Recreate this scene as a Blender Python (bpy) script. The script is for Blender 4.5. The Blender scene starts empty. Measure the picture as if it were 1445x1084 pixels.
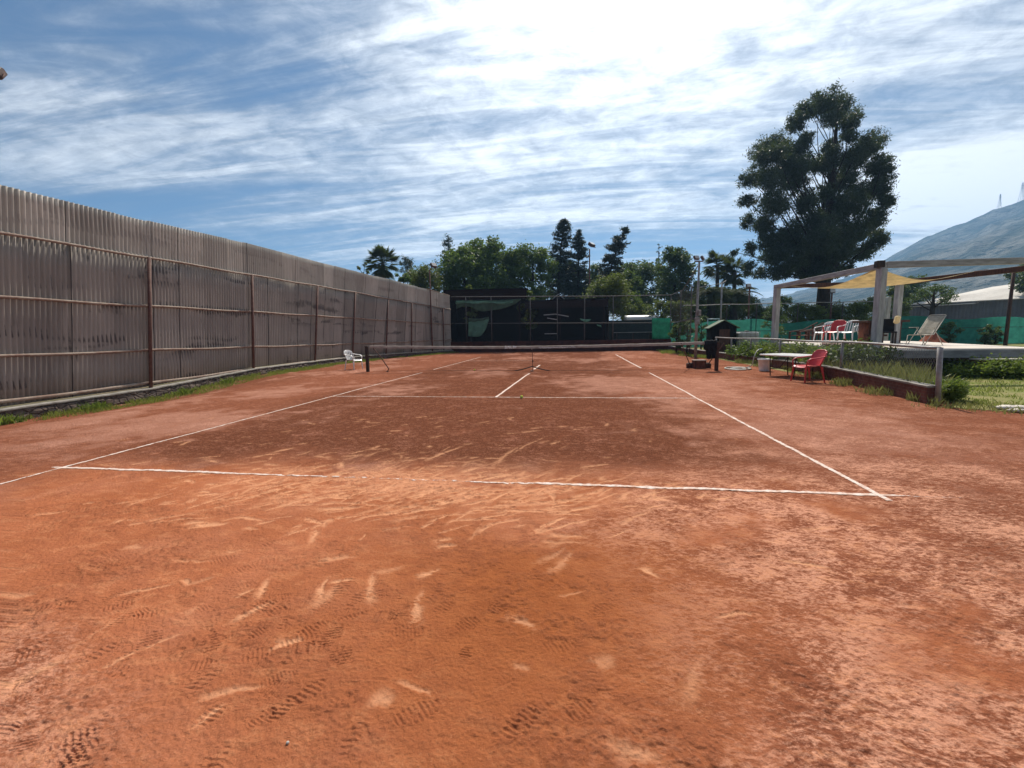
import bpy, math, random
import numpy as np
from mathutils import Vector, Matrix
random.seed(7)
RNG = np.random.default_rng(11)
PI = math.pi
scene = bpy.context.scene
COL = scene.collection

# ------------------------------------------------------------------ camera
CX, CY, CZ = 1.56110, -3.92945, 1.41444
YAW, PITCH, ROLL, F, W, H = 0.1444645, -0.116745, -0.015879, 608.588, 1445.0, 1084.0
cp_, sp_, cy_, sy_ = math.cos(PITCH), math.sin(PITCH), math.cos(YAW), math.sin(YAW)
fw = np.array([-sy_*cp_, cy_*cp_, sp_]); rt = np.array([cy_, sy_, 0.0]); up = np.cross(rt, fw)
cr_, sr_ = math.cos(ROLL), math.sin(ROLL)
rt, up = cr_*rt + sr_*up, -sr_*rt + cr_*up
O = np.array([CX, CY, CZ])
cam = bpy.data.cameras.new('camera'); camo = bpy.data.objects.new('camera', cam); COL.objects.link(camo)
cam.sensor_width = 36; cam.lens = 36*F/W; cam.clip_end = 20000; cam.clip_start = 0.05
M4 = Matrix(((rt[0], up[0], -fw[0], CX), (rt[1], up[1], -fw[1], CY), (rt[2], up[2], -fw[2], CZ), (0, 0, 0, 1)))
camo.matrix_world = M4
scene.camera = camo

def ray(px, py): return fw + rt*(px-W/2)/F + up*(H/2-py)/F
def gnd(px, py, z=0.0):                      # survey: picture point -> place on the level z
    d = ray(px, py); return O + d*((z-O[2])/d[2])
def dep(px, py, D): return O + ray(px, py)*D  # survey: picture point at a known distance
def aty(px, py, Y):
    d = ray(px, py); return O + d*((Y-O[1])/d[1])
def pxcol(P):
    d = np.asarray(P, float)-O; return W/2+F*(d@rt)/(d@fw)

# ------------------------------------------------------------------ helpers
def put(name, me, mat=None, parent=None, smooth=False):
    if mat is not None and not me.materials: me.materials.append(mat)
    o = bpy.data.objects.new(name, me); COL.objects.link(o)
    if parent is not None: o.parent = parent
    if smooth: me.polygons.foreach_set('use_smooth', [True]*len(me.polygons))
    return o
def tag(o, label=None, cat=None, group=None, kind=None):
    if label: o['label'] = label
    if cat: o['category'] = cat
    if group: o['group'] = group
    if kind: o['kind'] = kind
    return o
def thing(name, label, cat, loc=(0, 0, 0), rz=0.0, group=None):
    o = bpy.data.objects.new(name, None); COL.objects.link(o)
    o.location = [float(v) for v in loc]; o.rotation_euler = (0, 0, rz); o.empty_display_size = .2
    return tag(o, label, cat, group)

class MB:
    def __init__(s): s.v = []; s.f = []; s.n = 0
    def add(s, v, f):
        s.v.append(np.asarray(v, float)); s.f += [tuple(i+s.n for i in q) for q in f]; s.n += len(v); return s
    def box(s, c, d, R=None, taper=1.0, bev=0.0):
        x, y, z = [k/2 for k in d]; c = np.array(c, float)
        if bev <= 0:
            v = np.array([[a*x*(taper if k > 0 else 1), b*y*(taper if k > 0 else 1), k*z] for k in (-1, 1) for b in (-1, 1) for a in (-1, 1)])
            f = [(0, 2, 3, 1), (4, 5, 7, 6), (0, 1, 5, 4), (2, 6, 7, 3), (0, 4, 6, 2), (1, 3, 7, 5)]
        else:
            e = min(bev, x*.9, y*.9, z*.9); rings = []
            for zz, ins in ((-z, e), (-z+e, 0), (z-e, 0), (z, e)):
                X, Y = x-ins, y-ins; t = taper if zz > 0 else 1; X *= t; Y *= t; q = e
                rings.append([(-X+q, -Y, zz), (X-q, -Y, zz), (X, -Y+q, zz), (X, Y-q, zz), (X-q, Y, zz), (-X+q, Y, zz), (-X, Y-q, zz), (-X, -Y+q, zz)])
            v = np.array([p for r in rings for p in r]); f = [tuple(range(7, -1, -1)), tuple(range(24, 32))]
            for r in range(3):
                for i in range(8):
                    j = (i+1) % 8; f.append((r*8+i, r*8+j, r*8+8+j, r*8+8+i))
        if R is not None: v = v @ np.array(R).T
        return s.add(v+c, f)
    def tube(s, path, r, n=8, cap=True):
        P = np.asarray(path, float); m = len(P); r = np.full(m, r) if np.isscalar(r) else np.asarray(r, float)
        T = np.gradient(P, axis=0); T /= np.linalg.norm(T, axis=1)[:, None]+1e-12
        a = np.array([0, 0, 1.0]) if abs(T[0][2]) < .9 else np.array([1.0, 0, 0])
        vs = []; A = np.arange(n)*2*PI/n
        for i in range(m):
            u = a-T[i]*(a@T[i]); u /= np.linalg.norm(u)+1e-12; a = u; w = np.cross(T[i], u)
            vs.append(P[i]+r[i]*(np.cos(A)[:, None]*u+np.sin(A)[:, None]*w))
        f = [(i*n+k, i*n+(k+1) % n, (i+1)*n+(k+1) % n, (i+1)*n+k) for i in range(m-1) for k in range(n)]
        if cap: f += [tuple(range(n-1, -1, -1)), tuple(range((m-1)*n, m*n))]
        return s.add(np.concatenate(vs), f)
    def lathe(s, prof, c=(0, 0, 0), n=20):
        A = np.arange(n)*2*PI/n; v = []
        for rr, zz in prof: v += [[c[0]+rr*math.cos(t), c[1]+rr*math.sin(t), c[2]+zz] for t in A]
        f = [(i*n+k, i*n+(k+1) % n, (i+1)*n+(k+1) % n, (i+1)*n+k) for i in range(len(prof)-1) for k in range(n)]
        f += [tuple(range(n-1, -1, -1)), tuple(range((len(prof)-1)*n, len(prof)*n))]
        return s.add(v, f)
    def slab(s, pts, th):                      # polygon (3-D points), extruded down by th
        n = len(pts); p = np.asarray(pts, float); q = p.copy(); q[:, 2] -= th
        f = [tuple(range(n)), tuple(range(2*n-1, n-1, -1))]+[(i, n+i, n+(i+1) % n, (i+1) % n) for i in range(n)]
        return s.add(np.concatenate([p, q]), f)
    def sheet(s, G):                           # grid [a][b] of points
        G = np.asarray(G, float); a, b = G.shape[:2]
        return s.add(G.reshape(-1, 3), [(i*b+j, i*b+j+1, (i+1)*b+j+1, (i+1)*b+j) for i in range(a-1) for j in range(b-1)])
    def build(s, name, mat, parent=None, smooth=False, solid=0.0):
        me = bpy.data.meshes.new(name); me.from_pydata(np.concatenate(s.v).tolist(), [], s.f); me.update()
        o = put(name, me, mat, parent, smooth)
        if solid:
            m = o.modifiers.new('thickness', 'SOLIDIFY'); m.thickness = solid; m.offset = 0
        return o
def rotz(a): c, s = math.cos(a), math.sin(a); return np.array([[c, -s, 0], [s, c, 0], [0, 0, 1]])
def rotx(a): c, s = math.cos(a), math.sin(a); return np.array([[1, 0, 0], [0, c, -s], [0, s, c]])
def roty(a): c, s = math.cos(a), math.sin(a); return np.array([[c, 0, s], [0, 1, 0], [-s, 0, c]])
def quads_mesh(name, V, k=4):                  # V: (N*k,3) separate k-gons
    n = len(V)//k; me = bpy.data.meshes.new(name)
    me.vertices.add(n*k); me.vertices.foreach_set('co', np.ascontiguousarray(V, dtype=np.float32).ravel())
    me.loops.add(n*k); me.loops.foreach_set('vertex_index', np.arange(n*k, dtype=np.int32))
    me.polygons.add(n); me.polygons.foreach_set('loop_start', np.arange(0, n*k, k, dtype=np.int32))
    me.update(calc_edges=True); return me
def grid_mesh(name, X, Y, Z):
    a, b = X.shape; me = bpy.data.meshes.new(name)
    me.vertices.add(a*b); me.vertices.foreach_set('co', np.stack([X, Y, Z], -1).astype(np.float32).ravel())
    i = np.arange(a*b).reshape(a, b); q = np.stack([i[:-1, :-1], i[:-1, 1:], i[1:, 1:], i[1:, :-1]], -1).reshape(-1, 4)
    me.loops.add(q.size); me.loops.foreach_set('vertex_index', q.astype(np.int32).ravel())
    me.polygons.add(len(q)); me.polygons.foreach_set('loop_start', np.arange(0, q.size, 4, dtype=np.int32))
    me.polygons.foreach_set('use_smooth', np.ones(len(q), dtype=bool))
    me.update(calc_edges=True); return me
def attr(me, name, a):
    at = me.attributes.new(name, 'FLOAT', 'POINT'); at.data.foreach_set('value', np.ascontiguousarray(a, dtype=np.float32).ravel())
_L = {}
def vnoise(x, y, scale, seed=0):               # smooth value noise 0..1
    if seed not in _L: _L[seed] = np.random.default_rng(1000+seed).random((256, 256))
    T = _L[seed]; x = np.asarray(x)*scale+137.3; y = np.asarray(y)*scale+71.9
    i = np.floor(x).astype(int); j = np.floor(y).astype(int); u = x-i; v = y-j
    u = u*u*(3-2*u); v = v*v*(3-2*v); i0, i1, j0, j1 = i % 256, (i+1) % 256, j % 256, (j+1) % 256
    return (T[i0, j0]*(1-u)+T[i1, j0]*u)*(1-v)+(T[i0, j1]*(1-u)+T[i1, j1]*u)*v
def fbm(x, y, scale, seed=0, oct=4):
    s = 0; a = .5; t = 0
    for k in range(oct): s = s+a*vnoise(x, y, scale*2**k, seed+k); t += a; a *= .55
    return s/t
def sst(a, b, x): t = np.clip((x-a)/(b-a), 0, 1); return t*t*(3-2*t)

# ------------------------------------------------------------------ materials
class NT:
    def __init__(s, name):
        s.m = bpy.data.materials.new(name); s.m.use_nodes = True; s.t = s.m.node_tree; s.t.nodes.clear()
        s.out = s.n('ShaderNodeOutputMaterial')
    def n(s, kind, **kw):
        x = s.t.nodes.new(kind)
        for k, v in kw.items():
            if k.startswith('i_'): x.inputs[k[2:].replace('_', ' ')].default_value = v
            else: setattr(x, k, v)
        return x
    def l(s, a, b): s.t.links.new(a, b)
    def math(s, op, a, b=None, c=None, clamp=False):
        x = s.n('ShaderNodeMath', operation=op); x.use_clamp = clamp
        for i, v in enumerate((a, b, c)):
            if v is None: continue
            if isinstance(v, (int, float)): x.inputs[i].default_value = v
            else: s.l(v, x.inputs[i])
        return x.outputs[0]
    def mix(s, fac, a, b, blend='MIX'):
        x = s.n('ShaderNodeMix', data_type='RGBA', blend_type=blend)
        for sock, v in ((x.inputs[0], fac), (x.inputs[6], a), (x.inputs[7], b)):
            if isinstance(v, (int, float)): sock.default_value = v
            elif isinstance(v, tuple): sock.default_value = (*v[:3], 1)
            else: s.l(v, sock)
        return x.outputs[2]
    def noise(s, vec, scale, detail=4, rough=.55, dist=0.0):
        x = s.n('ShaderNodeTexNoise'); x.inputs['Scale'].default_value = scale; x.inputs['Detail'].default_value = detail
        x.inputs['Roughness'].default_value = rough; x.inputs['Distortion'].default_value = dist
        if vec is not None: s.l(vec, x.inputs['Vector'])
        return x.outputs['Fac']
    def ramp(s, fac, a, b, sm=True):
        x = s.n('ShaderNodeMapRange'); x.interpolation_type = 'SMOOTHSTEP' if sm else 'LINEAR'
        s.l(fac, x.inputs['Value']); x.inputs['From Min'].default_value = a; x.inputs['From Max'].default_value = b
        return x.outputs['Result']
    def attr(s, name): x = s.n('ShaderNodeAttribute'); x.attribute_name = name; return x.outputs['Fac']
    def pos(s, scale=(1, 1, 1), rot=(0, 0, 0), obj=False):
        g = s.n('ShaderNodeTexCoord').outputs['Object'] if obj else s.n('ShaderNodeNewGeometry').outputs['Position']
        m = s.n('ShaderNodeMapping'); s.l(g, m.inputs['Vector']); m.inputs['Scale'].default_value = scale; m.inputs['Rotation'].default_value = rot
        return m.outputs[0]
    def bump(s, h, strength=.5, dist=.01):
        b = s.n('ShaderNodeBump'); b.inputs['Strength'].default_value = strength; b.inputs['Distance'].default_value = dist
        s.l(h, b.inputs['Height']); return b.outputs[0]
    def bsdf(s, col, rough=.8, metal=0.0, spec=.3, normal=None):
        b = s.n('ShaderNodeBsdfPrincipled')
        for k, v in (('Base Color', col), ('Roughness', rough)):
            if isinstance(v, tuple): b.inputs[k].default_value = (*v[:3], 1)
            elif isinstance(v, (int, float)): b.inputs[k].default_value = v
            else: s.l(v, b.inputs[k])
        b.inputs['Metallic'].default_value = metal; b.inputs['Specular IOR Level'].default_value = spec
        if normal is not None: s.l(normal, b.inputs['Normal'])
        return b.outputs[0]
    def done(s, sh): s.l(sh, s.out.inputs['Surface']); return s.m
def mk(name, c1, c2=None, scale=6, rough=.8, metal=0.0, spec=.3, bump=.3, bscale=60, bdist=.004, stretch=(1, 1, 1), lo=.35, hi=.65, detail=6, obj=True):
    t = NT(name); c2 = c2 or tuple(.72*k for k in c1); p = t.pos(stretch, obj=obj)
    f = t.ramp(t.noise(p, scale, detail, .62), lo, hi)
    g = t.noise(p, bscale, 4, .6)
    col = t.mix(f, c1, c2); col = t.mix(t.math('MULTIPLY', t.ramp(g, .35, .7), .25), col, tuple(.55*k for k in c1))
    return t.done(t.bsdf(col, rough, metal, spec, t.bump(g, bump, bdist)))
def leafmat(name, c1, c2, trans=.35, rough=.5, spec=.25):
    t = NT(name); r = t.n('ShaderNodeNewGeometry').outputs['Random Per Island']
    n = t.noise(t.pos((1, 1, 1), obj=True), .55, 3, .6)
    col = t.mix(t.math('ADD', t.math('MULTIPLY', r, .6), t.math('MULTIPLY', n, .4)), c1, c2)
    b = t.bsdf(col, rough, 0, spec)
    tr = t.n('ShaderNodeBsdfTranslucent'); t.l(t.mix(.45, col, (.22, .30, .03)), tr.inputs['Color'])
    m = t.n('ShaderNodeMixShader'); m.inputs[0].default_value = trans; t.l(b, m.inputs[1]); t.l(tr.outputs[0], m.inputs[2])
    return t.done(m.outputs[0])
def clothmat(name, c1, trans=.3, rough=.85, scale=5, weave=400):
    t = NT(name); p = t.pos(obj=True); n = t.noise(p, scale, 5, .6)
    col = t.mix(t.ramp(n, .3, .7), c1, tuple(.7*k for k in c1)); b = t.bsdf(col, rough, 0, .15, t.bump(t.noise(p, weave, 2), .2, .002))
    tr = t.n('ShaderNodeBsdfTranslucent'); t.l(col, tr.inputs['Color'])
    m = t.n('ShaderNodeMixShader'); m.inputs[0].default_value = trans; t.l(b, m.inputs[1]); t.l(tr.outputs[0], m.inputs[2])
    return t.done(m.outputs[0])

MT = {}
MT['rust'] = mk('rusty_pipe', (.22, .135, .10), (.34, .27, .21), 5, .75, 0, .3, .3, 80)
MT['rustdark'] = mk('dark_rusty_pipe', (.09, .035, .026), (.14, .07, .05), 6, .75)
MT['greypipe'] = mk('grey_galvanised_pipe', (.32, .31, .30), (.22, .19, .17), 7, .55, .3, .4)
MT['cementcap'] = mk('cement_cap', (.36, .33, .29), (.22, .2, .17), 4, .9, 0, .2, .5, 50, .008)
MT['white_plastic'] = mk('white_plastic', (.82, .81, .79), (.72, .70, .67), 6, .3, 0, .5, .06, 60)
MT['red_plastic'] = mk('red_plastic', (.60, .05, .05), (.50, .042, .042), 6, .36, 0, .4, .06, 60)
MT['black'] = mk('black_fabric', (.012, .012, .014), (.02, .02, .022), 10, .9, 0, .1, .4, 90)
MT['backpipe'] = mk('dull_grey_pipe', (.13, .12, .115), (.08, .07, .065), 7, .7)
MT['blackmetal'] = mk('dark_painted_metal', (.025, .02, .018), (.06, .035, .025), 9, .6)
MT['tape'] = mk('net_tape', (.45, .385, .335), (.32, .26, .22), 3, .9, 0, .1, .3, 60)
MT['netcord'] = mk('black_net_cord', (.02, .018, .018), (.03, .025, .022), 9, .9)
MT['greywood'] = mk('weathered_grey_timber', (.50, .49, .48), (.33, .32, .31), 2.2, .85, 0, .2, .45, 30, .004, (6, 6, 1))
MT['greywoodh'] = mk('weathered_grey_beam', (.42, .41, .40), (.26, .25, .24), 2.2, .85, 0, .2, .45, 30, .004, (1, 6, 6))
MT['brownwood'] = mk('dark_brown_timber', (.10, .045, .028), (.05, .025, .018), 4, .75, 0, .25, .4, 40, .004, (6, 6, 1))
MT['redwood'] = mk('reddish_timber', (.22, .075, .04), (.10, .035, .022), 4, .65, 0, .3, .4, 40, .004, (6, 6, 1))
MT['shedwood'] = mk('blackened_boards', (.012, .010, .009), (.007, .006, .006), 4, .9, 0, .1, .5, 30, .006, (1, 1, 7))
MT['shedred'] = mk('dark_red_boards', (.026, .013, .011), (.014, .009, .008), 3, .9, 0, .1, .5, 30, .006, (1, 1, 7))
MT['redwall'] = mk('dark_red_plaster', (.09, .032, .024), (.05, .02, .017), 3, .9, 0, .15, .5, 40)
MT['deck'] = mk('sunbleached_concrete', (.72, .65, .56), (.56, .49, .42), 1.5, .9, 0, .2, .4, 30)
MT['fascia'] = mk('grey_fascia_board', (.24, .25, .255), (.15, .155, .16), 2, .85, 0, .2, .4, 30, .004, (1, 1, 4))
MT['sail'] = clothmat('tan_shade_cloth', (.90, .76, .50), .5)
MT['greennet'] = clothmat('green_shade_net', (.045, .23, .175), .45, .9, 3)
MT['palegreen'] = clothmat('pale_green_cloth', (.18, .36, .27), .35, .9, 3)
MT['dullgreen'] = clothmat('dull_green_cloth', (.10, .16, .115), .3, .9, 3)
MT['beige'] = clothmat('beige_webbing', (.48, .44, .36), .2, .8, 8)
MT['beigemetal'] = mk('beige_tube', (.5, .47, .4), (.4, .36, .3), 6, .5)
MT['blue'] = clothmat('navy_padding', (.015, .03, .09), .05)
MT['hose'] = mk('pale_hose', (.52, .5, .44), (.38, .36, .3), 6, .5)
MT['concreteroof'] = mk('pale_roof_sheet', (.62, .58, .52), (.5, .46, .41), .25, .8, 0, .2, .3, 3, .02)
MT['warewall'] = mk('grey_wall_sheet', (.16, .16, .165), (.11, .11, .115), .3, .8, 0, .2, .3, 6, .02)
MT['ball'] = mk('tennis_ball_felt', (.62, .68, .06), (.5, .56, .06), 30, .95, 0, .1, .5, 200)
MT['stone'] = mk('pale_pebble', (.5, .48, .42), (.35, .32, .28), 40, .8)
MT['heap'] = mk('red_clay_heap', (.34, .11, .06), (.22, .07, .045), 4, .95, 0, .1, .8, 20, .03)
MT['whitesheet'] = mk('white_roof_sheet', (.8, .8, .79), (.7, .7, .69), 1, .3, 0, .5, .05, 20)
MT['tankplastic'] = mk('translucent_white_tank', (.45, .46, .46), (.34, .35, .35), 3, .6)
MT['shedroof'] = mk('mossy_green_roof', (.16, .2, .13), (.10, .13, .09), 3, .85)
MT['bark'] = mk('dark_bark', (.055, .042, .034), (.03, .024, .02), 3, .95, 0, .1, .8, 12, .03, (4, 4, 1))
MT['barkpale'] = mk('pale_bark', (.13, .105, .085), (.07, .056, .048), 2, .95, 0, .1, .8, 12, .03, (4, 4, 1))
MT['lampglass'] = mk('lamp_lens', (.55, .53, .5), (.45, .42, .4), 8, .2, 0, .5, .05)
MT['lamprust'] = mk('lamp_housing', (.12, .07, .055), (.07, .04, .035), 7, .6)
MT['bluepipe'] = mk('pale_blue_pipe', (.3, .42, .45), (.22, .3, .33), 6, .5)
MT['towersteel'] = mk('pylon_steel', (.3, .3, .32), (.25, .25, .27), 1, .6)
MT['eucalypt'] = leafmat('eucalyptus_leaf', (.022, .036, .026), (.05, .068, .038), .2)
MT['leafmid'] = leafmat('broad_leaf', (.04, .085, .024), (.095, .15, .04), .42)
MT['leafdark'] = leafmat('dark_leaf', (.030, .065, .028), (.065, .11, .04), .32)
MT['leafolive'] = leafmat('olive_leaf', (.05, .07, .022), (.12, .135, .04), .38)
MT['leafyellow'] = leafmat('yellow_green_leaf', (.09, .12, .03), (.16, .19, .045), .42)
MT['conifer'] = leafmat('conifer_needle', (.016, .03, .024), (.03, .045, .032), .08)
MT['conifergrey'] = leafmat('blue_grey_needle', (.04, .06, .055), (.06, .08, .07), .12)
MT['palm'] = leafmat('palm_blade', (.028, .042, .018), (.06, .07, .028), .2, .7, .05)
MT['weed'] = leafmat('weed_leaf', (.08, .13, .025), (.19, .24, .055), .45)
MT['drygrass'] = leafmat('dry_grass_blade', (.17, .16, .06), (.30, .26, .12), .35)
MT['grass'] = leafmat('grass_blade', (.11, .15, .028), (.29, .285, .08), .45)
MT['petal'] = leafmat('white_petal', (.75, .75, .7), (.65, .65, .6), .3)
# corrugated sheet: weathered fibre-cement, dirty smears with a shape of their own
def corr(name, base, warm, smear=.7):
    t = NT(name); p = t.pos(); info = t.n('ShaderNodeObjectInfo')
    n = t.noise(t.pos((1.2, 1.2, .35)), 1.6, 6, .65)
    st = t.ramp(t.noise(t.pos((9, 9, .5)), 1.0, 4, .6), .5, .75)
    sm = t.ramp(t.math('ADD', t.math('MULTIPLY', t.noise(t.pos((.45, .45, 2.3), (0, 0, 0)), 1.0, 2, .5, .2), .75), t.math('MULTIPLY', t.noise(t.pos((9, 9, 3)), 1.0, 3, .6), .25)), .54, .62)
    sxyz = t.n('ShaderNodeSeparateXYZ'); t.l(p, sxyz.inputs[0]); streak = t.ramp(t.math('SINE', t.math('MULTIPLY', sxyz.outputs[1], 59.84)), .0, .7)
    col = t.mix(t.ramp(n, .3, .7), base, warm)
    col = t.mix(t.math('MULTIPLY', st, .35), col, tuple(.5*k for k in base))
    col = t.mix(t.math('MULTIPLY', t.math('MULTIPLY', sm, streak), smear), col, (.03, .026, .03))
    hs = t.n('ShaderNodeHueSaturation'); t.l(col, hs.inputs['Color']); t.l(t.math('ADD', t.math('MULTIPLY', info.outputs['Random'], .38), .86), hs.inputs['Value'])
    return t.done(t.bsdf(hs.outputs[0], .85, 0, .2, t.bump(t.noise(p, 30, 4), .25, .004)))
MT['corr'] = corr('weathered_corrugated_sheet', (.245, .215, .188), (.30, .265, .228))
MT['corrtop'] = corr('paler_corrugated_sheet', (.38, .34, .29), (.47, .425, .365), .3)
MT['seam'] = mk('joint_shade', (.05, .04, .038), (.03, .025, .025), 9, .9)  # dark tone standing in for the shade between sheets
# rubble stone
t = NT('rubble_stone'); p = t.pos((1, 1, 1.7)); vo = t.n('ShaderNodeTexVoronoi'); vo.inputs['Scale'].default_value = 5.5; t.l(p, vo.inputs['Vector'])
ve = t.n('ShaderNodeTexVoronoi', feature='DISTANCE_TO_EDGE'); ve.inputs['Scale'].default_value = 5.5; t.l(p, ve.inputs['Vector'])
e = t.ramp(ve.outputs['Distance'], 0.0, .16); nz = t.noise(p, 14, 5)
hs = t.n('ShaderNodeSeparateColor'); t.l(vo.outputs['Color'], hs.inputs[0])
c = t.mix(hs.outputs[0], (.11, .08, .066), (.17, .13, .105)); c = t.mix(t.ramp(nz, .4, .7), c, (.09, .065, .055)); c = t.mix(e, (.075, .056, .048), c)
MT['rubble'] = t.done(t.bsdf(c, .95, 0, .15, t.bump(t.math('ADD', e, t.math('MULTIPLY', nz, .5)), .9, .03)))
# brick
def brick(name, c1, c2, mortar, sc):
    t = NT(name); b = t.n('ShaderNodeTexBrick'); g = t.n('ShaderNodeNewGeometry').outputs['Position']
    s = t.n('ShaderNodeSeparateXYZ'); t.l(g, s.inputs[0]); cmb = t.n('ShaderNodeCombineXYZ')
    t.l(t.math('ADD', s.outputs[0], s.outputs[1]), cmb.inputs[0]); t.l(s.outputs[2], cmb.inputs[1]); t.l(cmb.outputs[0], b.inputs['Vector'])
    b.inputs['Color1'].default_value = (*c1, 1); b.inputs['Color2'].default_value = (*c2, 1); b.inputs['Mortar'].default_value = (*mortar, 1)
    b.inputs['Scale'].default_value = sc; b.inputs['Mortar Size'].default_value = .015
    n = t.noise(t.pos(), 9, 5); col = t.mix(t.math('MULTIPLY', t.ramp(n, .4, .65), .6), b.outputs['Color'], tuple(.45*k for k in c1))
    return t.done(t.bsdf(col, .92, 0, .15, t.bump(t.math('SUBTRACT', t.math('MULTIPLY', n, .6), b.outputs['Fac']), .6, .012)))
MT['brick'] = brick('red_brick', (.19, .072, .05), (.12, .048, .036), (.15, .11, .09), 4.2)

# ------------------------------------------------------------------ terrain shape
def dip(x, y): return -.28*(1-sst(6.3, 11.0, y))*(1-sst(-9.9, -7.2, x))

# clay relief and wear: shoe prints, slides and scuffs laid out on the court plan
prints = []
P0 = [(435, 915, .32), (480, 925, 1.9), (437, 977, 1.05), (567, 905, -.35), (625, 858, .9), (660, 880, .7), (468, 897, 1.7), (575, 890, .2), (815, 1000, .5),
      (180, 845, 1.9), (258, 773, 2.0), (555, 750, 1.0), (312, 790, .7), (705, 855, .9), (420, 905, .5), (300, 905, 2.1), (210, 905, 2.0), (590, 1005, .6), (535, 830, 2.0),
      (500, 770, 1.4), (650, 790, 1.2), (700, 800, .7), (735, 1020, .9), (790, 910, .3), (850, 860, .6), (905, 835, .7), (960, 830, .3), (1050, 870, .2), (880, 780, .8), (480, 830, 1.5), (370, 855, 1.0)]
for px, py, a in P0:
    g = gnd(px, py); prints.append((g[0], g[1], a, .062+.03*random.random(), .036+.008*random.random(), .62, random.choice([.018, .021, .024])))
for k in range(520):
    x = RNG.normal(-.3, 2.0); y = RNG.uniform(-2.9, .6)
    if x > 2.2+.5*y: continue
    prints.append((x, y, RNG.normal(.9, .8), RNG.uniform(.035, .085), RNG.uniform(.022, .04), RNG.uniform(.2, .65), RNG.choice([.015, .019, .023])))
scuffs = []
for px, py, dx, dy in [(585, 880, 6, -45), (575, 708, 60, -25), (620, 712, 80, -18), (700, 700, 90, -14), (520, 850, 4, -40), (640, 735, 60, -3), (770, 755, 60, 2), (360, 845, 20, -30), (450, 790, 50, -5),
                       (560, 700, 20, -30), (520, 670, 40, -15), (430, 680, 60, -16), (600, 650, 50, -20), (690, 660, 40, -30), (720, 640, 50, -25), (450, 845, 10, -30), (260, 820, 6, 3), (395, 700, 20, -3),
                       (780, 690, 4, 26), (690, 715, 45, -2), (820, 660, 40, -5), (610, 765, 30, -6), (540, 720, 30, -16), (345, 745, 22, 2), (180, 770, 20, 3), (330, 845, 24, -14), (470, 820, 30, -2), (770, 690, 18, 22), (870, 740, 50, -20),
                       (1010, 870, 60, -6), (905, 800, 25, 14), (1100, 790, 70, 12), (720, 870, 40, 16), (560, 960, 50, 22), (530, 985, 20, 6), (280, 1020, 30, -22)]:
    a = gnd(px, py); b = gnd(px+dx, py+dy); scuffs.append(((a[0]+b[0])/2, (a[1]+b[1])/2, math.atan2(b[1]-a[1], b[0]-a[0]), max(.05, .5*math.hypot(b[0]-a[0], b[1]-a[1])), RNG.uniform(.012, .03), RNG.uniform(.6, .95)))
for k in range(360):
    yq = RNG.normal(-.22, .42); scuffs.append((RNG.normal(.1, 1.05), yq, RNG.normal(.62, .38), RNG.uniform(.05, .22), RNG.uniform(.008, .028), RNG.uniform(.5, 1)*(1 if yq < .25 else .35)))
for k in range(420):
    if RNG.random() < .55: x, y = RNG.normal(-.35, 1.15), RNG.normal(-.1, .42)
    else: x, y = RNG.normal(-.6, 2.0), RNG.uniform(-2.6, 3.2)
    scuffs.append((x, y, RNG.normal(.6, .6), RNG.uniform(.03, .15), RNG.uniform(.008, .036), RNG.uniform(.3, .9)))
def grid_local(px_, py_, X, Y, R):
    return np.nonzero((np.abs(X-px_) < R) & (np.abs(Y-py_) < R))
def clod_field(x, y): return sst(.56, .70, .6*fbm(x, y, 5.5, 151, 3)+.4*vnoise(x, y, 1.7, 155)+.04)*sst(.3, .6, vnoise(x, y, 34, 153))
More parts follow.
